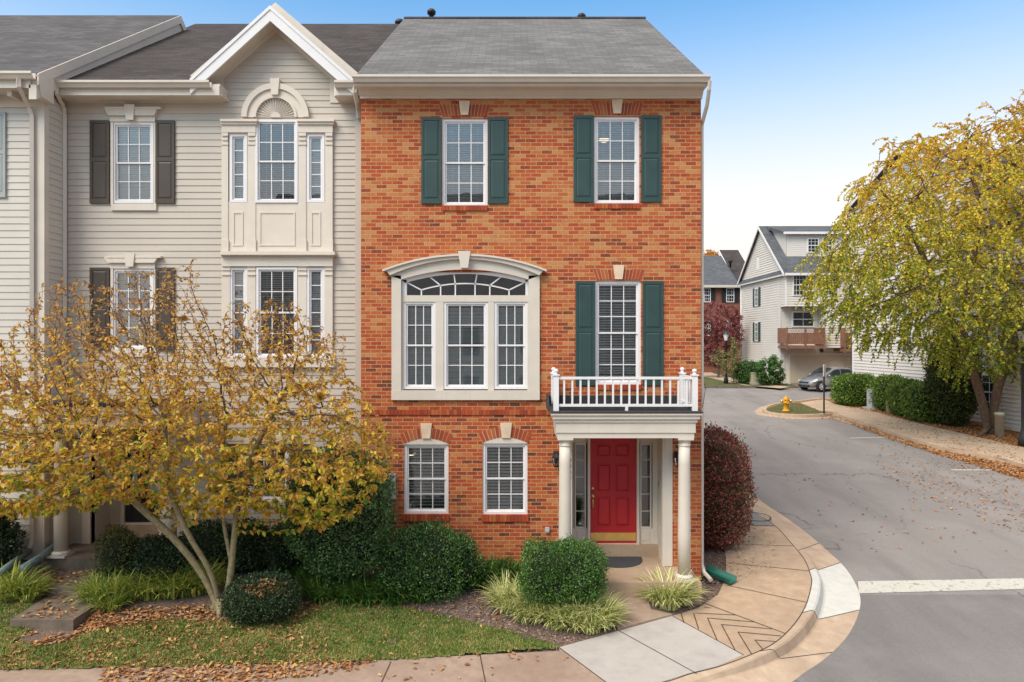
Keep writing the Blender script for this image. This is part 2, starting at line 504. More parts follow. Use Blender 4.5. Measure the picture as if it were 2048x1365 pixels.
def holed(mb, u0, u1, z0, z1, opens, fr, t):
    us = sorted({u0, u1, *[q for o in opens for q in o[:2]]})
    zs = sorted({z0, z1, *[q for o in opens for q in o[2:]]})
    for p, q in zip(us, us[1:]):
        for c, e in zip(zs, zs[1:]):
            um, zm = (p + q) / 2, (c + e) / 2
            if any(o[0] < um < o[1] and o[2] < zm < o[3] for o in opens): continue
            mb.quad(fr(p, c, 0), fr(q, c, 0), fr(q, e, 0), fr(p, e, 0))
    for a, b, c, e in opens:
        mb.quad(fr(a, c, 0), fr(a, e, 0), fr(a, e, -t), fr(a, c, -t)); mb.quad(fr(b, c, 0), fr(b, c, -t), fr(b, e, -t), fr(b, e, 0))
        mb.quad(fr(a, c, 0), fr(a, c, -t), fr(b, c, -t), fr(b, c, 0)); mb.quad(fr(a, e, 0), fr(b, e, 0), fr(b, e, -t), fr(a, e, -t))


def blinds(par, x0, x1, z0, z1, Y, sp=.045, ang=38, drop=1.0, w=.045):
    mb = MB()
    c, s = math.cos(R(ang)) * w / 2, math.sin(R(ang)) * w / 2
    z = z1 - .03
    mb.box(x0, x1, Y - .02, Y + .02, z1 - .03, z1)
    end = z1 - (z1 - z0) * drop
    k = 0
    while z - sp > end:
        z -= sp; j = random.uniform(-.003, .003)
        mb.box(x0 + .004, x1 - .004, Y - .0015, Y + .0015, z, z + .001) if False else mb.quad((x0 + .004, Y - c, z - s + j), (x1 - .004, Y - c, z - s + j), (x1 - .004, Y + c, z + s + j), (x0 + .004, Y + c, z + s + j))
    for q in ((.18, .82) if x1 - x0 > .4 else (.5,)):
        xx = x0 + (x1 - x0) * q
        mb.box(xx - .002, xx + .002, Y - c - .004, Y - c - .002, end, z1)
    mb.build('blind', M['blind'], par, normals=False)


def window(par, px0, px1, py0, py1, yf, Y0, cols, rows, cas=.05, mat='white', sash=True, blind=True, sp=.045, ang=38, drop=1.0, name='window'):
    """double hung window; casing front at depth yf, Y0 the depth its photo outline is read at"""
    x0, x1, z0, z1 = X(px0, Y0), X(px1, Y0), Z(py1, Y0), Z(py0, Y0)
    w = MB().frame(x0, x1, z0, z1, cas, yf, yf + .09).build(name, M[mat], par)
    a, b, c, d = x0 + cas, x1 - cas, z0 + cas, z1 - cas
    zm = (c + d) / 2
    s = MB(); g = MB()
    parts = [(zm - .018, d, yf + .025, rows // 2), (c, zm + .018, yf + .045, rows - rows // 2)] if sash else [(c, d, yf + .03, rows)]
    for q0, q1, yy, nr in parts:
        fw = .032
        s.frame(a, b, q0, q1, fw, yy, yy + .03)
        ia, ib, ic, id_ = a + fw, b - fw, q0 + fw, q1 - fw
        for i in range(1, cols):
            xx = ia + (ib - ia) * i / cols
            s.box(xx - .0082, xx + .0082, yy + .006, yy + .016, ic, id_)
        for j in range(1, nr):
            zz = ic + (id_ - ic) * j / nr
            s.box(ia, ib, yy + .0075, yy + .0145, zz - .0082, zz + .0082)
        g.quad((ia, yy + .02, ic), (ib, yy + .02, ic), (ib, yy + .02, id_), (ia, yy + .02, id_))
    s.build('sash', M['white'], w)
    g.build('pane', M['glass'], w, normals=False)
    if blind: blinds(w, a + .01, b - .01, c + .01, d - .01, yf + .125, sp, ang, drop)
    return w


def shutter(par, px0, px1, py0, py1, Yw, mat, Y0=None):
    Y0 = Y0 or Yw
    x0, x1, z0, z1 = X(px0, Y0), X(px1, Y0), Z(py1, Y0), Z(py0, Y0)
    mb = MB()
    yf = Yw - .035
    mb.box(x0, x1, yf + .012, Yw + .01, z0, z1)
    b = .045
    zs = z0 + (z1 - z0) * .53
    mb.box(x0, x0 + b, yf, yf + .011, z0, z1); mb.box(x1 - b, x1, yf, yf + .011, z0, z1)
    for q0, q1 in ((z0, z0 + .085), (zs - .035, zs + .035), (z1 - .055, z1)): mb.box(x0 + b, x1 - b, yf + .001, yf + .011, q0, q1)
    for q0, q1 in ((z0 + .085, zs - .035), (zs + .035, z1 - .055)):
        a0, a1, e = x0 + b + .012, x1 - b - .012, .025
        q0 += .012; q1 -= .012
        mb.add([(a0, yf + .0115, q0), (a1, yf + .0115, q0), (a1, yf + .0115, q1), (a0, yf + .0115, q1),
                (a0 + e, yf + .002, q0 + e), (a1 - e, yf + .002, q0 + e), (a1 - e, yf + .002, q1 - e), (a0 + e, yf + .002, q1 - e)],
               [(4, 5, 6, 7), (0, 1, 5, 4), (1, 2, 6, 5), (2, 3, 7, 6), (3, 0, 4, 7)])
    return mb.build('shutter', M[mat], par)


def arch_bricks(par, pts_bot, pts_top, n, Yw, skip=None):
    """fan of upright bricks between a lower and an upper curve (functions of t)"""
    mb = MB(); back = MB()
    ts = [i / n for i in range(n + 1)]
    back.ring([pts_top(t) for t in ts], [pts_bot(t) for t in ts], Yw - .004, Yw + .02, closed=False)
    g = .11 / n
    for a, b in zip(ts, ts[1:]):
        p, q = a + g, b - g
        poly = [pts_bot(p), pts_bot(q), pts_top(q), pts_top(p)]
        mb.prism(poly, Yw - .012, Yw + .01)
    o = mb.build('lintel', M['voussoir'], par)
    back.build('mortar', M['mortar'], o)
    return o


def keystone(par, pxa, pxb, py0, py1, Yw, mat='stone', taper=3.5, proud=.035):
    x0, x1, z0, z1 = X(pxa, Yw), X(pxb, Yw), Z(py1, Yw), Z(py0, Yw)
    t = taper * Yw / F
    mb = MB().prism([(x0 + t, z0), (x1 - t, z0), (x1, z1), (x0, z1)], Yw - proud, Yw + .01)
    return mb.build('keystone', M[mat], par)


def column(par, cx, cy, z0, z1, r):
    hb, hc = .10, .13
    sh = [(r, z0 + hb)] + [(r * (1 - .12 * max(0, t - .3) / .7), z0 + hb + (z1 - z0 - hb - hc) * t) for t in (.3, .5, .7, .85, 1)]
    o = MB().lathe(sh, cx, cy, 28).build('column', M['trim'], par)
    b = MB().box(cx - r * 1.38, cx + r * 1.38, cy - r * 1.38, cy + r * 1.38, z0, z0 + .045)
    b.lathe([(r * 1.3, z0 + .045), (r * 1.36, z0 + .062), (r * 1.3, z0 + .08), (r * 1.1, z0 + .085), (r * 1.02, z0 + .105)], cx, cy, 28)
    b.build('base', M['trim'], o)
    rr = r * .88; zc = z1 - hc
    k = MB().lathe([(rr, zc - .03), (rr * 1.12, zc - .02), (rr * 1.12, zc), (rr, zc + .01), (rr, zc + .05), (rr * 1.15, zc + .065), (rr * 1.3, zc + .09)], cx, cy, 28)
    k.box(cx - rr * 1.38, cx + rr * 1.38, cy - rr * 1.38, cy + rr * 1.38, zc + .09, z1)
    k.build('capital', M['trim'], o)
    return o


def gutter_poly(yb, zt, w=.12, h=.11):
    """profile (y,z) of an open-topped eave gutter whose back is at yb"""
    return [(yb, zt), (yb, zt - h), (yb - w * .55, zt - h), (yb - w * .78, zt - h * .55), (yb - w, zt - h * .35), (yb - w, zt),
            (yb - w + .012, zt), (yb - w + .012, zt - h * .3), (yb - w * .7, zt - h * .5), (yb - w * .5, zt - h + .012), (yb - .012, zt - h + .012), (yb - .012, zt)]


# ================================================================== BRICK TOWNHOUSE
YB = 12.8
bl, br_ = X(722, YB), X(1402, YB)
brick_house = thing('brick_townhouse', 'three storey red brick townhouse with green shutters, arched picture window and red front door', 'house', ((bl + br_) / 2, YB, .4))
fr_b = lambda u, z, d: (u, YB - d, z)
def op(a, b, c, d, Y=YB): return (X(a, Y), X(b, Y), Z(d, Y), Z(c, Y))
Zs, Zt = .62, .84            # porch slab and door threshold
recess = (1.13, 2.87, .3, Z(866, YB))
opens = [op(884, 975, 237, 412), op(1188, 1279, 233, 408), op(1190, 1282, 562, 770), op(803, 1057, 545, 781), op(808, 897, 889, 1029), op(965, 1055, 887, 1030), recess]
wall = MB()
zt = 9.62
holed(wall, bl, br_, .1, zt, opens, fr_b, .14)
front = wall.build('wall', M['brick'], brick_house, normals=False)
ridgeY, ridgeZ, eaveY, eaveZ = 18.1, Z(38, 18.1), 12.45, Z(152, 12.45)
sl = (ridgeZ - eaveZ) / (ridgeY - eaveY)
backY = 2 * ridgeY - YB
zw = eaveZ + sl * (YB - eaveY) - .14
side = MB()
for xx, dx in ((br_, -.12), (bl, .12)):
    side.prism_x([(YB + .002, .1), (backY, .1), (backY, zw), (ridgeY, ridgeZ - .16), (YB + .002, zw)], xx, xx + dx)
side.box(bl + .12, br_ - .12, backY - .12, backY, .1, zw)
side.build('wall', M['brick_y'], brick_house)
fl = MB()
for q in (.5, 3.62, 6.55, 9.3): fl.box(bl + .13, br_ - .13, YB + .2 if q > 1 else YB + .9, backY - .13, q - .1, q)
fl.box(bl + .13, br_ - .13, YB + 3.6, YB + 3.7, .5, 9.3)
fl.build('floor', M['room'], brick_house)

roof = MB().prism_x([(eaveY, eaveZ), (ridgeY, ridgeZ), (2 * ridgeY - eaveY, eaveZ), (2 * ridgeY - eaveY, eaveZ - .1), (ridgeY, ridgeZ - .13), (eaveY, eaveZ - .1)], -2.86, 3.54)
roof = roof.build('roof', M['roof'], brick_house)
MB().tube([(-2.86, ridgeY, ridgeZ + .005), (3.54, ridgeY, ridgeZ + .005)], .05, 6, False).build('ridge_cap', M['roof_b'], roof)
def vent(px, py0, py1, r, Y=18.6, par=roof, mat='black'):
    x, z0, z1 = X(px, Y), Z(py1, Y) - .4, Z(py0, Y)
    MB().lathe([(r * .55, z0), (r * .55, z1 - .12), (r, z1 - .12), (r * 1.1, z1 - .05), (r * .8, z1)], x, Y, 14).build('vent_pipe', M[mat], par)
vent(863, 20, 40, .11); vent(1163, 29, 40, .11)

cor = MB()
cor.box(bl - .02, 3.56, 12.42, 12.82, 9.50, 9.54)                      # soffit
cor.rp(714, 1414, 164, 173, 12.43, 12.47)                               # fascia under the gutter
cor.box(bl - .01, 3.555, 12.745, 12.83, Z(197, 12.745), 9.50)
cor.prism_x([(12.745, 9.5), (12.745, 9.42), (12.72, 9.43), (12.68, 9.47), (12.66, 9.5)], bl - .015, 3.556)
cor.box(bl - .01, 3.556, 12.735, 12.745, Z(197, 12.745) - .003, Z(190, 12.745))
cor.build('cornice', M['trim2'], brick_house)
MB().prism_x(gutter_poly(12.43, Z(151, 12.35), .13, .115), -2.875, X(1420, 12.35)).build('gutter', M['trim'], brick_house)
dsx = br_ + .05
MB().tube([(3.58, 12.36, 9.56), (3.58, 12.4, 9.42), (3.6, 12.6, 9.2), (dsx, 12.92, 8.95), (dsx, 12.93, 8.8), (dsx, 12.93, .62), (dsx + .02, 12.85, .5), (dsx + .08, 12.6, .44)], .04, 6, False).build('downspout', M['trim'], brick_house)
MB().box(br_ - .015, br_ + .022, YB - .015, YB + .1, .6, Z(197, YB)).build('corner_board', M['trim2'], brick_house) if False else None

# upper windows
for (a, b, c, d, cols, rows, sl_, sr_, sy, arch, ks, mt) in [
    (884, 975, 237, 412, 3, 4, (843, 883), (976, 1016), (236, 408), (877, 981, 210, 233), (918, 940, 203, 231), 0),
    (1188, 1279, 233, 408, 3, 4, (1147, 1187), (1282, 1322), (232, 405), (1182, 1287, 207, 230), (1223, 1245, 200, 228), 0),
    (1190, 1282, 562, 770, 3, 6, (1151, 1190), (1285, 1326), (563, 771), (1185, 1289, 540, 560), (1226, 1248, 531, 559), 1)]:
    window(brick_house, a, b, c, d, YB + .03, YB, cols, rows, .05, sp=(.034 if not mt else .05), ang=(42 if not mt else 34), drop=(1.0 if not mt else .96))
    for s in (sl_, sr_): shutter(brick_house, s[0], s[1], sy[0], sy[1], YB, 'green')
    xa, xb, zt_, zb_ = X(arch[0], YB), X(arch[1], YB), Z(arch[2], YB), Z(arch[3], YB)
    fl_ = .07
    arch_bricks(brick_house, lambda t, xa=xa, xb=xb, zb_=zb_: (xa + fl_ + (xb - xa - 2 * fl_) * t, zb_),
                lambda t, xa=xa, xb=xb, zt_=zt_: (xa + (xb - xa) * t, zt_), 14, YB)
    keystone(brick_house, *ks, YB)
    si = MB()
    n = 13
    x0_, x1_ = X(a, YB), X(b, YB)
    for i in range(n): si.box(x0_ + (x1_ - x0_) * i / n + .003, x0_ + (x1_ - x0_) * (i + 1) / n - .003, YB - .03, YB + .06, Z(d + 10, YB), Z(d, YB) + .004)
    si.build('sill', M['voussoir'], brick_house)

# ground floor windows under segmental arches
for (a, b, c, d, at, ks) in [(808, 897, 889, 1029, 878, (841, 864, 847, 877)), (965, 1055, 887, 1030, 876, (1000, 1024, 846, 876))]:
    w = window(brick_house, a, b, c, d, YB + .03, YB, 3, 4, .05, sp=.06, ang=30)
    xa, xb = X(a, YB), X(b, YB)
    zc, zp = Z(c, YB), Z(at, YB)
    def bot(t, xa=xa, xb=xb, zc=zc, zp=zp, e=0): return (xa + (xb - xa) * t, zc + (zp - zc) * (1 - (2 * t - 1) ** 2) + .012)
    def top(t, xa=xa, xb=xb, zc=zc, zp=zp):
        xx, zz = bot(t); return (xx + (t - .5) * .17, zz + .20 - .03 * abs(2 * t - 1))
    arch_bricks(brick_house, bot, top, 13, YB)
    keystone(brick_house, *ks, YB)
    ph = MB().prism([bot(i / 12) for i in range(13)] + [(xb, zc - .004), (xa, zc - .004)], YB - .003, YB + .05)
    ph.build('arch_panel', M['trim'], brick_house)
    si = MB(); n = 13
    for i in range(n): si.box(xa - .02 + (xb - xa + .04) * i / n + .003, xa - .02 + (xb - xa + .04) * (i + 1) / n - .003, YB - .035, YB + .06, Z(d + 13, YB), Z(d, YB) + .004)
    si.build('sill', M['voussoir'], brick_house)

# belt course of upright bricks
bc = MB(); n = 92
for i in range(n): bc.box(bl + (br_ - bl) * i / n + .003, bl + (br_ - bl) * (i + 1) / n - .003, YB - .02, YB + .01, Z(830, YB), Z(820, YB))
bc.build('belt_course', M['voussoir'], brick_house)

# arched picture window
def arc(xc, z_s, z_p, hw, n=24, a0=0., a1=1.):
    """circular arc through (xc-hw,z_s),(xc,z_p),(xc+hw,z_s)"""
    s = z_p - z_s; r = (hw * hw + s * s) / (2 * s); zc = z_p - r
    th = math.asin(hw / r)
    return [(xc + r * math.sin(-th + 2 * th * (a0 + (a1 - a0) * i / n)), zc + r * math.cos(-th + 2 * th * (a0 + (a1 - a0) * i / n))) for i in range(n + 1)]
xc = X(930, YB)
z = lambda py: Z(py, YB)
xo0, xo1, xi0, xi1 = X(784, YB), X(1079, YB), X(803, YB), X(1057, YB)
n = 24
outer = arc(xc, z(552), z(519), xo1 - xc, n); inner = arc(xc, z(560), z(540), xi1 - xc, n)
pw = MB()
pw.ring(outer, inner, YB - .055, YB + .1, closed=False)
pw.box(xo0, xi0, YB - .055, YB + .1, z(783), outer[0][1]); pw.box(xi1, xo1, YB - .055, YB + .1, z(783), outer[-1][1])
pw.box(xo0 - .003, xo1 + .003, YB - .062, YB + .1, z(800), z(781))
pic = pw.build('picture_window', M['trim'], brick_house)
hood = MB()
o2 = arc(xc, z(543), z(510), X(1086, YB) - xc, n); i2 = arc(xc, z(552), z(520), X(1078, YB) - xc, n)
hood.ring(o2, i2, YB - .12, YB, closed=False)
o3 = arc(xc, z(545), z(514), X(1092, YB) - xc, n)
o4 = [(x_, z_ + .035) for x_, z_ in o3]
hood.ring(o4, o3, YB - .16, YB, closed=False)
hood.build('hood', M['trim'], pic)
k = MB().prism([(X(923, YB), z(538)), (X(937, YB), z(538)), (X(942, YB), z(505)), (X(917, YB), z(505))], YB - .18, YB - .04)
k.build('keystone', M['trim'], pic)
# transom bar and mullions
mu = MB()
mu.box(xi0, xi1, YB + .0, YB + .09, z(604), z(591))
for a, b in ((803, 807), (871, 887), (976, 988), (1055, 1057)): mu.box(X(a, YB), X(b, YB), YB + .003, YB + .09, z(783), z(603))
mu.build('mullion', M['trim'], pic)
# fan transom
ti = arc(xc, z(566), z(548), X(1050, YB) - xc, n)
to = arc(xc, z(560), z(540), X(1057, YB) - xc, n)
tr = MB().ring(to, ti, YB + .02, YB + .09, closed=False)
tr.box(xi0, X(813, YB), YB + .02, YB + .09, z(593), to[0][1]); tr.box(X(1051, YB), xi1, YB + .02, YB + .09, z(593), to[-1][1])
mid = arc(xc, z(580), z(567), X(1018, YB) - xc, 18)
def bar(p, q, w=.012):
    d = Vector((q[0] - p[0], q[1] - p[1])); m = Vector((-d.y, d.x)).normalized() * w
    tr.prism([(p[0] - m.x, p[1] - m.y), (q[0] - m.x, q[1] - m.y), (q[0] + m.x, q[1] + m.y), (p[0] + m.x, p[1] + m.y)], YB + .048, YB + .06)
for p, q in zip(mid, mid[1:]): bar(p, q)
for fx, tx, ty in ((845, 813, 565), (880, 858, 553), (914, 907, 547), (948, 954, 547), (983, 1003, 553), (1017, 1049, 565)):
    j = min(range(19), key=lambda i: abs(mid[i][0] - X(fx, YB)))
    bar(mid[j], (X(tx, YB), z(ty))); bar((mid[j][0], z(593)), mid[j])
tr.build('fan_transom', M['white'], pic)
MB().add([(p[0], YB + .065, p[1]) for p in to] + [(xi1, YB + .065, z(594)), (xi0, YB + .065, z(594))], [tuple(range(n + 2, -1, -1))]).build('pane', M['glass'], pic, normals=False)
for a, b in ((806, 871), (887, 976), (988, 1055)):
    window(brick_house, a, b, 603, 779, YB + .02, YB, 3, 4, .05, sp=.036, ang=46)
# spandrel fill above the arch opening
MB().box(xi0, xi1, YB + .1, YB + .14, z(545), z(535)).build('spandrel', M['brick'], brick_house)

# entrance recess
YD = 13.5
rc = MB()
rc.box(1.13, 2.87, YB + .12, 13.75, recess[3], recess[3] + .05)        # ceiling
rc.box(1.0, 1.13, YB + .14, 13.7, Zs, recess[3])
rc.box(2.87, 3.0, YB + .14, 13.7, Zs, recess[3])
for sx, x in ((1, 2.87), (-1, 1.13)):
    for (q0, q1) in ((.72, 1.25), (1.4, 2.3), (2.42, 2.95)):
        xa, xb = (x - .012, x + .01) if sx > 0 else (x - .01, x + .012)
        rc.box(xa, xb, YB + .2, YD - .12, q0 + .05, q1)
rc.rp(1330, 1345, 866, 1133, YB - .02, YB + .15)
rc.box(2.82, 2.869, YB - .012, YB + .149, Zs + .002, recess[3])
rc.rp(1127, 1144, 866, 1133, YB - .02, YB + .15)
rc.build('entrance_surround', M['trim'], brick_house)
d0, d1 = X(1180, YD), X(1273, YD)
dz0, dz1 = Z(1087, YD), Z(866, YD)
dr = MB()
dr.box(d0 - .05, d0, YD - .05, YD + .1, Zt, dz1 + .1); dr.box(d1, d1 + .05, YD - .05, YD + .1, Zt, dz1 + .1)
for (a, b) in ((1149, 1173), (1279, 1304)):
    xa, xb = X(a, YD), X(b, YD)
    zb_, zt_ = Z(1057, YD), Z(886, YD)
    dr.box(xa - .02, xb + .02, YD, YD + .08, Zt, zb_); dr.box(xa - .02, xb + .02, YD + .002, YD + .08, zt_, dz1 + .1)
    dr.box(xa + .05, xb - .05, YD - .012, YD, Zt + .07, zb_ - .05)
dr.box(1.13, X(1147, YD), YD - .01, YD + .1, Zt, dz1 + .1); dr.box(X(1305, YD), 2.87, YD - .01, YD + .1, Zt, dz1 + .1)
dr.box(1.13, 2.87, YD - .004, YD + .1, dz1, recess[3])
dr.box(d0 - .05, d1 + .05, YD - .03, YD + .1, Zt - .005, dz0)
dr.build('door_frame', M['trim2'], brick_house)
for (a, b) in ((1149, 1172), (1280, 1303)):
    xa, xb = X(a, YD), X(b, YD); zb_, zt_ = Z(1057, YD), Z(886, YD)
    s = MB().frame(xa, xb, zb_, zt_, (.028, .028, .03, .04), YD - .008, YD + .05)
    for j in range(1, 5):
        zz = zb_ + (zt_ - zb_) * j / 5
        s.box(xa + .02, xb - .02, YD + .005, YD + .02, zz - .008, zz + .008)
    s = s.build('sidelight', M['trim2'], brick_house)
    MB().quad((xa + .02, YD + .025, zb_), (xb - .02, YD + .025, zb_), (xb - .02, YD + .025, zt_), (xa + .02, YD + .025, zt_)).build('pane', M['glass'], s, normals=False)
    if a < 1200:
        MB().lathe([(.0, 0), (.032, 0), (.034, .004), (.03, .006)], X(1160, YD), YD + .016, 8, axis='y', cz=Z(1048, YD)).build('security_sticker', M['greypl'], s)
dm = MB()
dm.box(d0, d1, YD + .01, YD + .06, dz0, dz1 + .05)
W_, Hh = d1 - d0, 2.06
for (u0, u1) in ((.16, .44), (.56, .84)):
    for (v0, v1) in ((.17, .44), (.50, .76), (.835, .945)):
        a, b, c, d = d0 + W_ * u0, d0 + W_ * u1, dz0 + Hh * v0, dz0 + Hh * v1
        e, e2 = .012, .035
        dm.frame(a, b, c, d, .014, YD - .006, YD + .01)
        dm.add([(a + e, YD + .0095, c + e), (b - e, YD + .0095, c + e), (b - e, YD + .0095, d - e), (a + e, YD + .0095, d - e),
                (a + e2, YD - .006, c + e2), (b - e2, YD - .006, c + e2), (b - e2, YD - .006, d - e2), (a + e2, YD - .006, d - e2)],
               [(4, 5, 6, 7), (0, 1, 5, 4), (1, 2, 6, 5), (2, 3, 7, 6), (3, 0, 4, 7)])
door = dm.build('door', M['door'], brick_house)
MB().box(d0 + .012, d1 - .012, YD + .0, YD + .012, Z(1082, YD), Z(1066, YD)).build('kick_plate', M['brass'], door)
hx = X(1185.5, YD)
hd = MB().lathe([(.034, .012), (.034, .0), (.02, -.006), (.016, -.03), (.026, -.038), (.034, -.055), (.024, -.072), (.0, -.076)], hx, YD, 14, axis='y', cz=Z(991, YD))
hd.tube([(hx, YD - .01, Z(996, YD)), (hx, YD - .05, Z(1000, YD)), (hx, YD - .05, Z(1013, YD)), (hx, YD, Z(1019, YD))], .009, 8)
hd.build('handle', M['brass'], door)
MB().lathe([(.028, .012), (.028, -.004), (.02, -.012), (0, -.014)], hx, YD, 14, axis='y', cz=Z(977, YD)).build('deadbolt', M['brass'], door)
MB().box(2.855, 2.862, 13.3, 13.36, Z(975, 13.3), Z(963, 13.3)).build('doorbell', M['bronze'], brick_house)
# entry floor with its riser
MB().box(1.13, 2.87, 13.36, 13.75, .3, Zt).build('entry_step', M['conc'], brick_house)
MB().box(X(1107, 12.0) - .1, 3.32, 11.95, 13.36, .2, Zs).build('porch_slab', M['conc'], brick_house)

# portico: entablature, flat roof, railing, columns
YP = 11.98
pt = MB()
xl, xr = X(1113, YP), X(1390, YP)
def u_shape(x0, x1, yf, z0, z1, t=.26):
    pt.box(x0, x1, yf, yf + t, z0, z1); pt.box(x0, x0 + t, yf + t, YB, z0, z1); pt.box(x1 - t, x1, yf + t, YB, z0, z1)
z0e, z1e = Z(877, YP), Z(866, YP)
u_shape(xl + .01, xr - .01, YP + .01, z0e, z1e)
u_shape(xl - .01, xr + .01, YP - .01, z1e + .0, Z(845, YP))
u_shape(xl - .035, xr + .035, YP - .035, Z(845, YP), Z(838, YP))
u_shape(xl - .07, xr + .07, YP - .07, Z(838, YP), Z(830, YP))
pt.box(xl - .1, xr + .1, YP - .10, YB, Z(830, YP), Z(826, YP))
pt.build('entablature', M['trim'], brick_house)
zrf = Z(826, YP)
pr = MB()
pr.prism_x([(YP - .11, zrf + .001), (YB - .001, zrf + .001), (YB - .001, zrf + .1), (YP - .11, zrf + .022)], xl - .115, xr + .115)
pr.box(xl - .12, xr + .1, YB - .025, YB - .002, zrf + .1, Z(791, YB))
pr.prism_x([(12.3, zrf + .02), (YB - .002, zrf + .02), (YB - .002, zrf + .28), (12.62, zrf + .28)], xl - .14, xl - .1)
pr.build('porch_roof', M['membrane'], brick_house)
column(brick_house, X(1130, 12.1), 12.12, Zs, z0e + .003, .112)
column(brick_house, X(1369, 12.1), 12.12, Zs, z0e + .003, .112)
rl = MB()
yr = 12.03
zb0, zb1, zt0, zt1 = Z(813.5, yr), Z(808.5, yr), Z(759, yr), Z(754, yr)
pxs = [(1112, yr), (1389, yr)]
posts = [(X(1112, yr), yr), (X(1389, yr), yr), (X(1112, yr), YB - .06), (X(1389, yr) - .04, YB - .06)]
deckz = zrf + .02
def ball(mb, x, y, zz):
    mb.box(x - .062, x + .062, y - .062, y + .062, zz, zz + .022)
    mb.lathe([(.05, zz + .022), (.03, zz + .04), (.022, zz + .05), (.034, zz + .062), (.045, zz + .085), (.034, zz + .11), (0, zz + .122)], x, y, 12)
rail = None
rl.box(posts[0][0], posts[1][0], yr - .03, yr + .03, zt0, zt1); rl.box(posts[0][0], posts[1][0], yr - .022, yr + .022, zb0, zb1)
for i in range(1, 17):
    x = posts[0][0] + (posts[1][0] - posts[0][0]) * i / 17
    rl.box(x - .016, x + .016, yr - .016, yr + .016, zb1, zt0)
x = X(1253, yr); rl.box(x - .025, x + .025, yr - .025, yr + .025, deckz, zb0)
for s in (0, 1):
    (xa, ya), (xb, yb) = posts[s], posts[s + 2]
    for q0, q1, w in ((zt0, zt1, .03), (zb0, zb1, .022)):
        rl.add([(xa - w, ya + .05, q0), (xa + w, ya + .05, q0), (xb + w, yb - .05, q0), (xb - w, yb - .05, q0), (xa - w, ya + .05, q1), (xa + w, ya + .05, q1), (xb + w, yb - .05, q1), (xb - w, yb - .05, q1)],
               [(0, 1, 2, 3), (4, 5, 6, 7), (0, 1, 5, 4), (1, 2, 6, 5), (2, 3, 7, 6), (3, 0, 4, 7)])
    for i in range(1, 5):
        t = i / 5; x, y = xa + (xb - xa) * t, ya + (yb - ya) * t
        rl.box(x - .016, x + .016, y - .016, y + .016, zb1, zt0)
rail = rl.build('railing', M['white'], brick_house)
for (x, y) in posts:
    mb = MB().box(x - .047, x + .047, y - .047, y + .047, deckz, zt1 + .02); ball(mb, x, y, zt1 + .02)
    mb.build('post', M['white'], rail)
hn = MB()
for i, (w, hh) in enumerate(((.012, .05), (.014, .05), (.012, .05), (.010, .05))):
    zz = Z(920 + 12 * i, YB); hn.box(X(1141, YB) - w / 2, X(1141, YB) + w / 2, YB - .028, YB - .021, zz - hh / 2, zz + hh / 2)
hn.build('house_number', M['black'], brick_house)
MB().tube([(br_, 12.95, 4.1), (br_ + .08, 12.95, 4.06), (br_ + .12, 12.9, 4.0), (br_ + .06, 12.85, 3.7), (br_ + .02, 12.8, 3.6)], .006, 5).build('cable', M['black'], brick_house)

# ---------------- fittings on and round the brick house
def lantern(x, label):
    z1, z0 = Z(901, YB), Z(932, YB)
    t = thing('wall_lantern', label, 'lantern', (x, YB, (z0 + z1) / 2), 'wall lanterns beside the red door')
    y = YB - .14
    b = MB().box(x - .045, x + .045, YB - .025, YB - .002, z0 + .06, z1 - .02)
    b.tube([(x, YB - .02, z1 - .08), (x, y + .02, z1 - .02), (x, y, z1 - .03)], .012, 6)
    b.lathe([(.0, z1), (.03, z1 - .012), (.04, z1 - .04), (.085, z1 - .10), (.085, z1 - .115)], x, y, 6, False)
    b.lathe([(.05, z0 + .02), (.04, z0), (.0, z0 - .005)], x, y, 6, False)
    for k in range(6):
        a = 2 * math.pi * k / 6
        b.tube([(x + .078 * math.cos(a), y + .078 * math.sin(a), z1 - .11), (x + .05 * math.cos(a), y + .05 * math.sin(a), z0 + .015)], .006, 4)
    b.build('frame', M['black'], t)
    MB().lathe([(.07, z1 - .115), (.046, z0 + .02)], x, y, 6, False).build('glass_shade', M['clear'], t)
lantern(X(1112, YB), 'black wall lantern on the brick left of the red door, beside the left porch column')
lantern(X(1353, YB), 'black wall lantern mostly hidden behind the right porch column')
mx0, mx1, mz0, mz1 = X(757, YB), X(792, YB), Z(996, YB), Z(948, YB)
mt = thing('meter_box', 'grey electric meter box on the brick wall above the big holly bush', 'meter box', ((mx0 + mx1) / 2, YB, mz0))
MB().box(mx0, mx1, YB - .11, YB - .001, mz0, mz1).box(mx0 - .008, mx1 + .008, YB - .118, YB - .09, mz1 - .012, mz1 + .008).build('box', M['greypl'], mt)
MB().lathe([(.075, 0), (.075, -.05), (.06, -.07), (0, -.075)], (mx0 + mx1) / 2 - .03, YB - .11, 16, axis='y', cz=(mz0 + mz1) / 2).build('dial', M['clear'], mt)
MB().tube([((mx0 + mx1) / 2, YB - .05, mz0), ((mx0 + mx1) / 2, YB - .05, .5)], .025, 8).build('conduit', M['greypl'], mt)
dm = MB()
pts = [(2.0 + .52 * math.cos(a), 13.34 - .62 * abs(math.sin(a)) ** .8) for a in [math.pi * i / 24 for i in range(25)]]
dm.prism_z(pts, Zs + .002, Zs + .018)
tag(dm.build('doormat', M['mat'], base=(2, 13.1, Zs)), 'dark grey half round doormat in front of the red door', 'doormat')
ox, oz = X(1094, YB), Z(1060, YB)
tag(MB().box(ox - .035, ox + .035, YB - .045, YB - .001, oz - .05, oz + .05).box(ox - .04, ox + .04, YB - .06, YB - .045, oz - .02, oz + .055).build('outlet_box', M['greypl'], base=(ox, YB, oz)),
    'small grey outlet box low on the brick wall above the clipped boxwood', 'outlet')
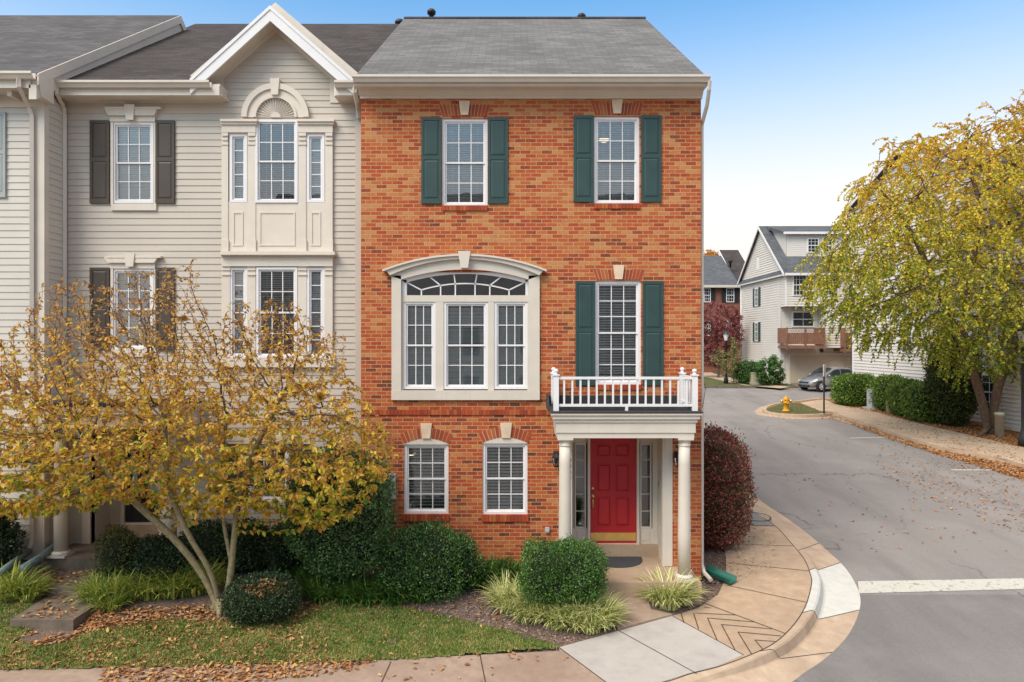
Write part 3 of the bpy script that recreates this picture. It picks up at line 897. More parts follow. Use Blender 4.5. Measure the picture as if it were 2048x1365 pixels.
# lit lamps seen through two windows
M['lit'] = N('lit_lamp'); _e = M['lit'].n('ShaderNodeEmission', i_Strength=1.6); _e.inputs[0].default_value = (1, .72, .42, 1); M['lit'].l(_e.outputs[0], M['lit'].out.inputs[0]); M['lit'] = M['lit'].m
for px_, py_, yy_, r_, lab_ in ((1208, 279, 13.55, .10, 'lit round ceiling lamp behind the top right window'), (822, 906, 13.7, .09, 'lit ceiling lamp behind the left ground floor window')):
    lp = thing('ceiling_lamp', lab_, 'lamp', (X(px_, yy_), yy_, Z(py_, yy_)))
    MB().lathe([(.0, -.05), (r_ * .7, -.045), (r_, -.01), (r_ * .95, .0)], X(px_, yy_), yy_, 16, cz=Z(py_, yy_)).build('lamp_shade', M['lit'], lp)
    MB().lathe([(r_ * 1.1, .001), (r_ * 1.1, .02), (.015, .022), (.015, .3)], X(px_, yy_), yy_, 12, cz=Z(py_, yy_)).build('canopy', M['white'], lp)
# splash block under the downspout
a, b = GY(1408, 1137, lambda x, y: .45), GY(1466, 1166, lambda x, y: .33)
sb = MB()
dv = (b - a); dv.z = 0; dl = dv.length; dv.normalize(); nv = Vector((-dv.y, dv.x, 0))
prof = [(-.14, .09), (-.12, .09), (-.08, .02), (.08, .02), (.12, .09), (.14, .09), (.10, .0), (-.10, .0)]
vs = []
for t, zz, sc_ in ((0, .42, .85), (1, .325, 1.05)):
    for u, v in prof: vs.append(a + dv * dl * t + nv * u * sc_ + Vector((0, 0, zz + v - a.z)))
sb.add(vs, [tuple(range(8)), tuple(range(15, 7, -1))] + [(i, (i + 1) % 8, 8 + (i + 1) % 8, 8 + i) for i in range(8)])
tag(sb.build('splash_block', M['splash'], base=(a.x, a.y, .42)), 'green plastic splash block below the corner downspout', 'splash block')
# ================================================================== BEIGE TOWNHOUSE
YG = 13.1
gx0, gx1 = -8.55, bl - .004
beige = thing('beige_townhouse', 'beige siding townhouse with a front gable, between the brick and cream houses', 'house', ((gx0 + gx1) / 2, YG, .6))
fr_g = lambda u, z, d: (u, YG - d, z)
def og(a, b, c, d): return (X(a, YG), X(b, YG), Z(d, YG), Z(c, YG))
rec_g = (X(182, YG), X(318, YG), .5, 3.25)
og_list = [og(226, 308, 245, 407), og(226, 308, 538, 700), og(449, 660, 240, 735), og(498, 578, 888, 1003), rec_g]
ridge2, rz2, eave2, ez2 = 18.4, Z(48, 18.4), 12.72, Z(165, 12.72)
s2 = (rz2 - ez2) / (ridge2 - eave2)
ztop = 9.56
mb = MB()
siding(mb, gx0, gx1, .93, ztop, og_list, fr_g, .1255)
zg0, zga = Z(158, YG), Z(66, YG)
gxa, gxb, gxc = X(447, YG), X(661, YG), X(553, YG)
siding(mb, gxa, gxb, ztop, zg0, (), fr_g, .1255)
siding(mb, gxa, gxb, zg0, zga, (), fr_g, .1255, ul=lambda z: gxa + (gxc - gxa) * (z - zg0) / (zga - zg0), ur=lambda z: gxb + (gxc - gxb) * (z - zg0) / (zga - zg0))
mb.build('wall', M['siding'], beige, normals=False)
bk = MB()
holed(bk, gx0, gx1, .3, ztop, og_list, lambda u, z, d: (u, YG + .012 - d, z), .12)
bk.prism([(gxa, ztop), (gxb, ztop), (gxb, zg0), (gxc, zga), (gxa, zg0)], YG + .02, YG + .05)
bb = 2 * ridge2 - YG
zwl = ez2 + s2 * (YG - eave2) - .2
for xx, dx in ((gx0 + .003, .12), (gx1 - .003, -.12)):
    bk.prism_x([(YG + .014, .3), (bb, .3), (bb, zwl), (ridge2, rz2 - .2), (YG + .014, zwl)], xx, xx + dx)
bk.box(gx0 + .13, gx1 - .13, bb - .1, bb, .3, zwl)
bk.build('wall_core', M['trim2'], beige, normals=False)
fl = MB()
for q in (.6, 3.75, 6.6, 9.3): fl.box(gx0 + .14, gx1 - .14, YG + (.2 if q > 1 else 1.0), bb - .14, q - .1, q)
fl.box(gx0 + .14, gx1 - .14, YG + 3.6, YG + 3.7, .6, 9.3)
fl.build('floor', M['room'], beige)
MB().box(gx0 + .005, rec_g[0] - .01, YG - .02, YG + .011, .3, .925).box(rec_g[1] + .01, gx1 - .006, YG - .02, YG + .011, .3, .925).build('foundation', M['stepconc'], beige)

# roof with the front gable
yc_ = YG + .06; zc_ = ez2 + s2 * (yc_ - eave2)
rf = MB().prism_x([(yc_, zc_), (ridge2, rz2), (2 * ridge2 - eave2, ez2), (2 * ridge2 - eave2, ez2 - .1), (ridge2, rz2 - .13), (yc_, zc_ - .1)], gx0 + .01, -2.875)
for xa_, xb_ in ((gx0 + .01, gxa - .33), (gxb + .33, -2.875)): rf.prism_x([(eave2, ez2), (yc_, zc_), (yc_, zc_ - .1), (eave2, ez2 - .1)], xa_, xb_)
roof_g = rf.build('roof', M['roof_b'], beige)
yf_ = 12.70
pk, le, re_ = (X(541, yf_), Z(14, yf_)), (X(381, yf_), Z(160, yf_)), (X(707, yf_), Z(160, yf_))
yback = eave2 + (pk[1] - ez2) / s2 + .3
th = .05
gr = MB()
for (e, sgn) in ((le, -1), (re_, 1)):
    gr.add([(e[0], yf_ + .02, e[1] + .006), (pk[0], yf_ + .02, pk[1] + .006), (pk[0], yback, pk[1] + .006), (e[0], yback, e[1] + .006),
            (e[0], yf_ + .02, e[1] - th), (pk[0], yf_ + .02, pk[1] - th), (pk[0], yback, pk[1] - th), (e[0], yback, e[1] - th)],
           [(0, 1, 2, 3), (4, 7, 6, 5), (0, 4, 5, 1), (2, 6, 7, 3), (0, 3, 7, 4)])
gr.build('gable_roof', M['roof_y'], roof_g)
hw_ = .27
def chev(off): return [(le[0], le[1] - off), (pk[0], pk[1] - off), (re_[0], re_[1] - off)]
rk = MB().ring(chev(0), chev(hw_), yf_ - .02, yf_ + .02, closed=False)
rk.ring(chev(-.012), chev(.06), yf_ - .035, yf_ - .02, closed=False)
rk.build('rake_board', M['white'], beige)
sf = MB().ring(chev(th + .1), chev(th + .14), yf_ + .02, YG + .02, closed=False)
sf.build('soffit', M['trim2'], beige)
# trim boards on the gable wall
tb = MB()
inn = [(gxa, zg0), (gxc, zga), (gxb, zg0)]
outp = [(gxa - .62, zg0 - .02), (gxc + .02, zga + .62), (gxb + .62, zg0 - .02)]
tb.ring([(gxa - .30, zg0 + .0), (gxc, zga + .27), (gxb + .30, zg0 + .0)], inn, YG - .03, YG + .01, closed=False)
tb.ring([(gxa - .62, zg0 + .02), (gxc, zga + .55), (gxb + .62, zg0 + .02)], [(gxa - .28, zg0), (gxc, zga + .25), (gxb + .28, zg0)], YG - .07, YG + .01, closed=False)
tb.box(gxa - .32, gxa, YG - .031, YG + .01, Z(207, YG), zg0); tb.box(gxb, gxb + .6, YG - .031, YG + .01, Z(207, YG), zg0)
tb.box(gx0 + .02, gxa - .32, YG - .028, YG + .01, Z(207, YG), Z(186, YG))
tb.box(gx0 + .02, gxa - .32, YG - .06, YG + .01, Z(192, YG), Z(184, YG))
tb.build('frieze', M['trim2'], beige)
for l_ in ([(gx0 + .02, X(450, 12.9), 12.751, YG - .01, ez2 - .24, ez2 - .2), (gx0 + .02, X(440, 12.75), 12.72, 12.75, ez2 - .24, ez2 - .06), (X(418, 12.75), X(440, 12.75), 12.752, YG, ez2 - .199, ez2 - .02)],
           [(X(672, 12.9), gx1 - .01, 12.751, YG - .01, ez2 - .24, ez2 - .2), (X(672, 12.75), gx1 - .01, 12.72, 12.75, ez2 - .24, ez2 - .06), (X(668, 12.75), X(684, 12.75), 12.752, YG, ez2 - .199, ez2 - .02)]):
    ea = MB()
    for q in l_: ea.box(*q)
    ea.build('eave', M['trim2'], beige)
gt = MB().prism_x(gutter_poly(12.72, ez2 - .005, .13, .115), X(100, 12.6), X(418, 12.6)).build('gutter', M['trim'], beige)
MB().prism_x(gutter_poly(12.72, ez2 - .005, .13, .115), X(668, 12.6), X(712, 12.6)).build('gutter', M['trim'], beige)
def downspout(par, pts, mat='trim', r=.045):
    o = MB().tube(pts, r, 4, False).build('downspout', M[mat], par); return o
xd = X(129, 13.02)
downspout(beige, [(X(112, 12.66), 12.66, ez2 - .1), (X(113, 12.66), 12.66, ez2 - .22), (xd, 13.0, 9.3), (xd, 13.03, 9.15), (xd, 13.03, 1.25), (xd + .02, 12.95, 1.12)])
xd = X(717, 13.0)
downspout(beige, [(X(709, 12.66), 12.66, ez2 - .1), (X(709, 12.66), 12.66, ez2 - .2), (xd, 12.98, 9.25), (xd, 13.02, 9.1)])
MB().box(X(711, YG), gx1 - .008, YG - .03, YG + .01, .9, Z(200, YG)).build('corner_board', M['siding'], beige)
vent(800, 41, 52, .13, 18.5, roof_g)

# the two shuttered windows
for k, (t, b, hd_) in enumerate(((245, 407, 213), (538, 700, 511))):
    window(beige, 226, 308, t, b, YG - .02, YG, 3, 4, .05, sp=.036, ang=55)
    h = MB()
    zz = lambda p: Z(p, YG)
    h.prism([(X(222, YG), zz(t)), (X(312, YG), zz(t)), (X(312, YG), zz(t - 12)), (X(222, YG), zz(t - 12))], YG - .045, YG + .01)
    h.prism([(X(221, YG), zz(t - 11)), (X(313, YG), zz(t - 11)), (X(320, YG), zz(hd_ + 5)), (X(213, YG), zz(hd_ + 5))], YG - .09, YG + .01)
    h.rp(212, 321, hd_ + 1, hd_ + 5, YG - .10, YG)
    h.build('window_head', M['trim2'], beige)
    keystone(beige, 250, 271, hd_ - 3, t - 4, YG - .08, 'trim2')
    a = MB(); a.rp(222, 312, b + 1, b + 14, YG - .045, YG); a.rp(221, 226, t, b + 1, YG - .04, YG); a.rp(308, 312.5, t, b + 1, YG - .04, YG)
    a.build('sill', M['trim2'], beige)
    shutter(beige, 182, 221, t - 2, b + 1, YG - .012, 'olive', YG); shutter(beige, 313, 351, t - 2, b + 1, YG - .012, 'olive', YG)

# two storey window bay with pilasters, fan panel and ledge
yb_ = YG - .06
by = MB()
def R2(a, b, c, d, y=yb_, back=YG): by.rp(a, b, c, d, y, back)
for (a, b) in ((443, 456), (495, 511), (596, 612), (650, 665)):
    R2(a, b, 265, 505); R2(a + 1, b - 1, 278, 281, yb_ - .02); R2(a + .5, b - .5, 265, 272, yb_ - .025); R2(a, b, 286, 290, yb_ - .015); R2(a - .5, b + .5, 480, 505, yb_ - .02)
for (a, b) in ((456, 495), (612, 650)):
    R2(a, b, 265, 270, yb_ + .012); R2(a, b, 404, 505, yb_ + .014)
    by.frame(X(a + 9, yb_), X(b - 9, yb_), Z(492, yb_), Z(424, yb_), .03, yb_ + .002, yb_ + .015)
R2(511, 596, 405, 505, yb_ + .012)
by.frame(X(518, yb_), X(590, yb_), Z(492, yb_), Z(424, yb_), .03, yb_, yb_ + .013)
for (a, b) in ((443, 511), (596, 665)):
    R2(a, b, 248, 265, yb_ - .03); R2(a - 2, b + 2, 243, 249, yb_ - .06); R2(a - 3, b + 3, 238, 243, yb_ - .09)
R2(443, 665, 506, 533, yb_ - .03)
R2(440, 669, 503, 510, yb_ - .12)
R2(441, 667, 509, 513, yb_ - .08)
for (a, b) in ((443, 460), (494, 511), (595, 613), (649, 665)):
    R2(a, b, 533, 722); R2(a, b, 538, 541, yb_ - .02); R2(a, b, 548, 551, yb_ - .02)
R2(440, 668, 715, 735, yb_ - .03)
bay = by.build('window_bay', M['trim2'], beige)
window(beige, 511, 596, 240, 406, yb_ - .01, YG - .05, 3, 4, .045, sp=.042, ang=30)
window(beige, 513, 595, 535, 716, yb_ - .01, YG - .05, 3, 4, .045, sp=.042, ang=24)
for (a, b) in ((459, 494), (613, 649)):
    window(beige, a, b, 268, 405, yb_ + .01, YG - .05, 1, 5, .05, sash=False, sp=.042, ang=65)
    window(beige, a, b, 535, 716, yb_ + .01, YG - .05, 1, 6, .05, sash=False, sp=.042, ang=60)
# fan arch
xc2 = X(553, YG); zb2 = Z(237, YG); r_o, r_m, r_i = 67 * YG / F, 56 * YG / F, 41 * YG / F
def semi(r, n=32): return [(xc2 - r * math.cos(math.pi * i / n), zb2 + r * math.sin(math.pi * i / n)) for i in range(n + 1)]
fa = MB().ring(semi(r_o), semi(r_m), YG - .10, YG, closed=False)
fa.ring(semi(r_m + .004), semi(r_i), YG - .065, YG, closed=False)
fa.ring(semi(r_i + .02), semi(r_i - .025), YG - .085, YG - .02, closed=False)
fan = fa.build('fan_arch', M['trim2'], beige)
sb = MB()
nr = 19
for i in range(nr):
    a0, a1 = math.pi * (i + .04) / nr, math.pi * (i + .96) / nr
    am = (a0 + a1) / 2
    def pt_(r, a, y): return (xc2 - r * math.cos(a), y, zb2 + r * math.sin(a))
    sb.add([pt_(.07, a0, YG - .025), pt_(.07, a1, YG - .025), pt_(r_i - .01, a1, YG - .02), pt_(r_i - .01, am, YG - .055), pt_(r_i - .01, a0, YG - .02), pt_(.07, am, YG - .03)],
           [(0, 5, 3, 4), (5, 1, 2, 3)])
sb.prism(semi(r_i, 20), YG - .018, YG)
sb.ring([(xc2 - .1 * math.cos(math.pi * i / 12), zb2 + .1 * math.sin(math.pi * i / 12)) for i in range(13)], [(xc2 - .001 * math.cos(math.pi * i / 12), zb2 + .001) for i in range(13)], YG - .06, YG - .02, closed=False)
sb.build('sunburst', M['trim'], fan)
MB().prism([(X(547, YG), Z(194, YG)), (X(560, YG), Z(194, YG)), (X(563, YG), Z(162, YG)), (X(544, YG), Z(162, YG))], YG - .125, YG).build('keystone', M['trim2'], fan)

# ground floor window with shutters, behind the tree
window(beige, 498, 578, 888, 1003, YG - .02, YG, 3, 4, .05, sp=.05, ang=20)
shutter(beige, 452, 494, 888, 1004, YG - .012, 'olive', YG); shutter(beige, 582, 622, 888, 1004, YG - .012, 'olive', YG)
MB().rp(494, 582, 1003, 1012, YG - .045, YG).build('sill', M['trim2'], beige); MB().rp(490, 586, 872, 888, YG - .06, YG).build('window_head', M['trim2'], beige)

# entrance portico of the beige house
zs2, zt2 = .97, 1.17
en = MB()
x0r, x1r = rec_g[0], rec_g[1]
en.box(x0r, x1r, YG + .12, 13.85, rec_g[3], rec_g[3] + .05)
en.box(x0r - .12, x0r, YG + .14, 13.85, zs2, rec_g[3]); en.box(x1r, x1r + .12, YG + .14, 13.85, zs2, rec_g[3])
for q0, q1 in ((zs2 + .1, 1.7), (1.85, 2.9)): en.box(x0r - .01, x0r + .012, YG + .12, 13.5, q0, q1)
en.box(x0r - .15, x0r, YG - .03, YG + .13, zs2 - .02, rec_g[3]); en.box(x1r, x1r + .15, YG - .03, YG + .13, zs2 - .02, rec_g[3])
en.build('entrance_surround', M['trim2'], beige)
yd = 13.7
dx0, dx1 = X(250, yd), X(300, yd) + .35
df = MB().frame(dx0 - .07, dx1 + .07, zt2, 3.26, (.07, .07, .04, .08), yd - .04, yd + .05)
df.box(x0r, dx0 - .07, yd, yd + .05, zt2, 3.26); df.box(dx1 + .07, x1r, yd, yd + .05, zt2, 3.26)
df.build('door_frame', M['trim2'], beige)
do = MB().box(dx0, dx1, yd + .01, yd + .05, zt2 + .04, 3.2)
do = do.build('door', M['black'], beige)
MB().quad((dx0 + .1, yd + .005, zt2 + .3), (dx1 - .1, yd + .005, zt2 + .3), (dx1 - .1, yd + .005, 3.05), (dx0 + .1, yd + .005, 3.05)).build('pane', M['glass'], do, normals=False)
MB().lathe([(.02, 0), (.03, -.03), (.0, -.06)], dx0 + .06, yd + .01, 10, axis='y', cz=2.1).build('handle', M['chrome'], do)
MB().box(x0r, x1r, 13.55, 13.85, .4, zt2).build('entry_step', M['conc'], beige)
MB().box(-8.42, -5.92, 12.2, 13.55, .4, zs2).build('porch_slab', M['stepconc'], beige)
e2 = MB()
px_a, px_b = X(100, 12.2), X(356, 12.2)
e2.box(px_a, px_b, 12.15, 13.07, 3.28, 3.55); e2.box(px_a - .06, px_b + .06, 12.09, 13.07, 3.55, 3.68)
e2.build('entablature', M['trim2'], beige)
MB().box(px_a - .07, px_b + .07, 12.08, 13.07, 3.681, 3.75).build('porch_roof', M['membrane'], beige)
column(beige, X(120, 12.3), 12.33, zs2, 3.285, .115)
column(beige, X(338, 12.3), 12.33, zs2, 3.285, .115)

# steps of the beige house
st = thing('concrete_steps', 'dark concrete garden steps leading up to the beige porch, strewn with leaves', 'steps', (-7.1, 10.9, .4))
MB().prism_z([(-7.66, 11.3), (-6.68, 11.3), (-6.55, 12.198), (-7.6, 12.198)], .3, .78).build('step', M['stepconc'], st)
MB().prism_z([(-7.58, 10.3), (-6.62, 10.3), (-6.68, 11.298), (-7.66, 11.298)], .2, .64).build('step', M['stepconc'], st)

# ================================================================== CREAM TOWNHOUSE (far left)
YL = 12.5
lx1 = -8.555; lx0 = -15.2
cream = thing('cream_townhouse', 'cream siding townhouse at the left edge with charcoal roof and grey shutter', 'house', ((lx0 + lx1) / 2, YL, .6))
fr_l = lambda u, z, d: (u, YL - d, z)
wl = MB()
ol = [(X(-75, YL), X(-28, YL), Z(392, YL), Z(226, YL))]
eave3, ez3, ridge3, rz3 = 12.1, Z(147, 12.1), 17.3, Z(31, 17.3)
s3 = (rz3 - ez3) / (ridge3 - eave3)
siding(wl, lx0, lx1 - .08, .85, 9.5, ol, fr_l, .1255)
siding(wl, YL + .0, YG, .85, 9.62, (), lambda u, z, d: (lx1 + d - .01, u, z), .1255)
wl.build('wall', M['siding2'], cream, normals=False)
cw = MB()
bb3 = 2 * ridge3 - YL
holed(cw, lx0, lx1 - .03, .3, 9.55, ol, lambda u, z, d: (u, YL + .012 - d, z), .1)
cw.prism_x([(YL + .014, .3), (bb3, .3), (bb3, ez3 + .1), (ridge3, rz3 - .15), (YL + .014, ez3 + .1)], lx1 - .14, lx1 - .012)
cw.box(lx0, lx1 - .15, YL + 3, YL + 3.1, .3, 9.5); cw.box(lx0, lx0 + .1, YL + .02, YL + 3, .3, 9.5)
for q in (.6, 3.7, 6.5, 9.35): cw.box(lx0 + .11, lx1 - .15, YL + .15, YL + 2.99, q - .08, q)
cw.build('wall_core', M['siding2'], cream, normals=False)
MB().box(lx0, lx1 - .03, YL - .005, YL + .01, .3, .84).build('foundation', M['stepconc'], cream)
MB().box(X(66, YL - .03), lx1 + .012, YL - .03, YL - .001, .84, 9.5).box(lx1 - .005, lx1 + .016, YL, YL + .09, .84, 9.5).build('corner_board', M['trim'], cream)
roof_l = MB().prism_x([(eave3, ez3), (ridge3, rz3), (2 * ridge3 - eave3, ez3), (2 * ridge3 - eave3, ez3 - .1), (ridge3, rz3 - .13), (eave3, ez3 - .1)], lx0, -8.42).build('roof', M['roof_l'], cream)
def rk_poly(off, w): return [(eave3, ez3 - off), (ridge3, rz3 - off), (2 * ridge3 - eave3, ez3 - off), (2 * ridge3 - eave3, ez3 - off - w), (ridge3, rz3 - off - w), (eave3, ez3 - off - w)]
rb = MB().prism_x(rk_poly(.005, .20), -8.419, -8.39)
rb.prism_x(rk_poly(.20, .26), -8.565, -8.43)
rb.prism_x([(eave3 - .01, ez3 - .03), (eave3 + .4, ez3 + .2), (eave3 + .42, ez3 - .4), (eave3 + .1, ez3 - .38)], -8.56, -8.40)
rb.build('rake_board', M['trim'], cream)
cr = MB().box(lx0, lx1 + .02, 12.12, YL, ez3 - .26, ez3 - .22)
cr.box(lx0, lx1 + .02, 12.10, 12.13, ez3 - .26, ez3 - .06)
cr.box(lx0, lx1 + .001, YL - .036, YL - .001, 9.12, ez3 - .262)
for px in (22, 66, -30): cr.box(X(px, 12.3), X(px + 9, 12.3), 12.2, YL - .03, ez3 - .36, ez3 - .26)
cr.build('cornice', M['trim'], cream)
MB().prism_x(gutter_poly(12.1, ez3 - .005, .13, .115), lx0, X(64, 12.0)).build('gutter', M['trim'], cream)
xd = X(63, 12.42)
dsp = downspout(cream, [(X(37, 12.04), 12.04, ez3 - .1), (X(37, 12.04), 12.04, ez3 - .25), (xd - .03, 12.38, 9.1), (xd, 12.43, 8.95), (xd, 12.43, 1.2), (xd - .02, 12.38, 1.05)])
wv = window(cream, -75, -28, 226, 392, YL - .02, YL, 3, 4, .05)
shutter(cream, -26, 14, 226, 396, YL - .012, 'grey_sh', YL)
# drains at its foot
def pipe(name, pts, r, label, mat='pipe', ribs=0):
    t = MB(); t.tube(pts, r, 10)
    if ribs:
        P_ = [Vector(p) for p in pts]
        for i in range(ribs):
            f_ = i / ribs * (len(P_) - 1); j = int(f_); p = P_[j].lerp(P_[j + 1], f_ - j); d = (P_[j + 1] - P_[j]).normalized() * .012
            t.tube([p - d, p + d], r * 1.12, 10)
    return tag(t.build(name, M[mat], base=pts[-1]), label, 'pipe')
p0 = Vector((X(58, 12.3), 12.3, Z(1103, 12.3))); p1 = Vector((X(-5, 11.2), 11.2, Z(1150, 11.2)))
pipe('drain_pipe', [p0, p0.lerp(p1, .5) + Vector((0, 0, .01)), p1], .055, 'smooth grey drain pipe sloping from the cream house downspout to the ground')
q0 = Vector((X(112, 12.6), 12.75, Z(1085, 12.7))); q1 = Vector((X(78, 12.0), 12.0, Z(1117, 12.0))); q2 = Vector((X(45, 11.5), 11.5, Z(1138, 11.5)))
pipe('drain_pipe', [q0, q1, q2], .06, 'ribbed blue green drain pipe beside the left porch column', ribs=16)
c0 = Vector((X(34, 12.45), 12.42, .5))
pipe('conduit_pipe', [c0 + Vector((0, 0, .95)), c0 + Vector((0, 0, .5)), c0], .04, 'upright grey conduit on the foundation of the cream house', 'greypl')

# ================================================================== HOUSE ACROSS THE STREET (mirrored in the panes)
opp = thing('townhouse_across_street', 'beige siding houses across the street, seen only mirrored in the window panes', 'house', (0, -16, 0))
ow = MB()
fr_o = lambda u, z, d: (u, -16 + d, z)
oo = [(x, x + 1.0, zz_, zz_ + 1.7) for x in (-11, -7.5, -3, .5, 4, 8.5, 12) for zz_ in (1, 4)]
siding(ow, -16, 16, 0, 11.2, oo, fr_o, .1255)
ow.build('wall', M['siding3'], opp, normals=False)
ob = MB()
for x, x2, zz_, z2 in oo: ob.box(x, x2, -16.12, -16.05, zz_, z2)
ob.build('window', M['darkglass'], opp)
MB().box(-16, 16, -27, -16.13, -.2, 11.2).build('wall_core', M['trim2'], opp)
MB().prism_x([(-15.5, 11.1), (-21.5, 15), (-27.5, 11.1)], -16.3, 16.3).build('roof', M['roof_b'], opp)
# ================================================================== GROUND, STREETS, PAVEMENTS
def inside(poly, x, y):
    c = False; j = len(poly) - 1
    for i in range(len(poly)):
        (xi, yi), (xj, yj) = poly[i], poly[j]
        if (yi > y) != (yj > y) and x < (xj - xi) * (y - yi) / (yj - yi) + xi: c = not c
        j = i
    return c

def catmull(pts, k=5):
    pts = [Vector(p) for p in pts]; out = []
    for i in range(len(pts) - 1):
        p0, p1, p2, p3 = pts[max(i - 1, 0)], pts[i], pts[i + 1], pts[min(i + 2, len(pts) - 1)]
        for j in range(k):
            t = j / k
            out.append(.5 * (2 * p1 + (p2 - p0) * t + (2 * p0 - 5 * p1 + 4 * p2 - p3) * t * t + (3 * p1 - p0 - 3 * p2 + p3) * t ** 3))
    return out + [pts[-1]]

def strip_sheet(name, xs, rows, mat, off):
    mb = MB()
    for a, b in zip(rows, rows[1:]):
        for p, q in zip(xs, xs[1:]): mb.quad((p, a, zr(a) + off), (q, a, zr(a) + off), (q, b, zr(b) + off), (p, b, zr(b) + off))
    return struct(name, mb, M[mat])

strip_sheet('ground', [-200, 0, 300], [-80, 8, 45, 500], 'field', -.035)
strip_sheet('road', [-70, 7, 90], [-9, 8, 45, 46.4], 'asphalt', 0)

PAIRS = [((1492, 1009), (1520, 1001)), ((1550, 1052), (1575, 1038)), ((1586, 1091), (1625, 1076)), ((1609, 1120), (1660, 1107)), ((1621, 1150), (1690, 1136)),
         ((1623, 1168), (1712, 1170)), ((1614, 1205), (1721, 1200)), ((1598, 1236), (1716, 1231)), ((1572, 1267), (1701, 1263)), ((1540, 1292), (1681, 1289)),
         ((1494, 1313), (1645, 1322)), ((1437, 1334), (1610, 1345)), ((1378, 1349), (1583, 1365)), ((1328, 1365), (1530, 1392))]
ci = [Vector((6.2, 40, 0)), Vector((6.2, 23, 0))] + [G(*a, .25) for a, b in PAIRS] + [Vector((1.0, 9.05, 0)), Vector((-1.2, 8.65, 0)), Vector((-6, 8.1, 0)), Vector((-16, 7.4, 0))]
co = [Vector((6.98, 40, 0)), Vector((6.98, 23, 0))] + [G(*b, 0) for a, b in PAIRS] + [Vector((2.3, 8.85, 0)), Vector((-.9, 7.8, 0)), Vector((-6, 7.2, 0)), Vector((-16, 6.5, 0))]
K = 6
ci, co = catmull(ci, K), catmull(co, K)
hs = [.0, .0, .0, .0, .0, .02, .06, .13, .14, .14, .14, .13, .11, .07, .05, .04, .06, .10, .12, .12]
hs += [.12] * 10
def prof_at(i):
    a, b = ci[i], co[i]
    f = i / K; h = hs[int(f)] + (hs[int(f) + 1] - hs[int(f)]) * (f - int(f))
    zt_ = zside(a.x, a.y); zb_ = zr(b.y) + .006
    g = zr(a.y) + .05 + tilt(a.x)
    out = []
    for t, low in ((0, 0), (.16, 0), (.20, .12), (.26, .9), (.30, 1), (1, 1)):
        p = a.lerp(b, t)
        ramp = zt_ + (zb_ - zt_) * t                                   # plain sloping apron
        drop = zt_ - .005 * t + low * (-(zt_ - (zr(p.y) + .065 * (1 - t) + .006 + tilt(p.x) * (1 - t)))) + .0
        w = min(h / .14, 1)
        out.append(Vector((p.x, p.y, ramp * (1 - w) + drop * w)))
    return out
P_ = [prof_at(i) for i in range(len(ci))]
def curb_mesh(i0, i1, mat):
    mb = MB()
    for i in range(i0, i1):
        for k in range(5): mb.add([P_[i][k], P_[i][k + 1], P_[i + 1][k + 1], P_[i + 1][k]], [(0, 1, 2, 3)], True)
        mb.quad(P_[i][5], P_[i + 1][5], P_[i + 1][5] - Vector((0, 0, .1)), P_[i][5] - Vector((0, 0, .1)))
        mb.quad(P_[i][0], P_[i + 1][0], P_[i + 1][0] - Vector((0, 0, .1)), P_[i][0] - Vector((0, 0, .1)))
    return struct('curb', mb, M[mat])
wa, wb = 2 * K + 3 * K + 4, 2 * K + 6 * K + 4
curb_mesh(0, wa, 'curb'); curb_mesh(wa, wb, 'whiteconc'); curb_mesh(wb, len(ci) - 1, 'curb')

# corner pavement
bededge = [G(px, py, .25) for px, py in ((1118, 1295), (1345, 1232), (1395, 1217), (1436, 1190), (1452, 1155), (1452, 1115), (1446, 1090))]
swp = [(p.x, p.y) for p in ci[K * 2 - 8:K * 16]] + [(.72, 8.95)] + [(p.x, p.y) for p in bededge] + [(4.75, 17), (4.75, 26)]
mb = MB(); mb.add([(x, y, zside(x, y)) for x, y in swp], [tuple(range(len(swp)))])
struct('sidewalk', mb, M['conc'])
mb = MB()
xs = [.72 - .6 * i for i in range(28)]
def inner_y(x):
    for p, q in zip(ci[K * 12:], ci[K * 12 + 1:]):
        if min(p.x, q.x) <= x <= max(p.x, q.x): return p.y + (q.y - p.y) * (x - p.x) / (q.x - p.x)
    return 8.9
for a, b in zip(xs, xs[1:]):
    mb.quad((b, inner_y(b), zside(b, inner_y(b))), (a, inner_y(a), zside(a, inner_y(a))), (a, ye(a), zside(a, ye(a))), (b, ye(b), zside(b, ye(b))))
pa, pb = G(1118, 1295, .25), G(1215, 1365, .25)
struct('sidewalk', mb, M['walk'])
def gpoly(name, pxs, off, mat, kind='structure', extra=()):
    mb = MB(); pts = [G(a, b, off) for a, b in pxs] + list(extra)
    mb.add(pts, [tuple(range(len(pts)))]); o = mb.build(name, M[mat]); return tag(o, kind=kind)
gpoly('sidewalk', [(1118, 1295), (1345, 1232), (1487, 1310), (1437, 1332), (1378, 1347), (1328, 1363), (1290, 1376), (1228, 1376)], .2545, 'newconc')
gpoly('sidewalk', [(1118, 1295), (1226, 1375), (1150, 1390), (1000, 1392), (940, 1390), (900, 1310), (985, 1305)], .2545, 'walk') if False else None
mb = MB(); A3 = [pa, G(1228, 1376, .25), Vector((.72, 8.9, zside(.72, 8.9)))]; mb.add([p + Vector((0, 0, .0042)) for p in A3], [(0, 1, 2)]); struct('sidewalk', mb, M['walk'])
jl = MB()
def joint(a, b, w=.016, off=.259):
    p, q = G(*a, off), G(*b, off); d = (q - p); d.z = 0; n_ = Vector((-d.y, d.x, 0)).normalized() * w / 2
    jl.quad(p - n_, q - n_, q + n_, p + n_)
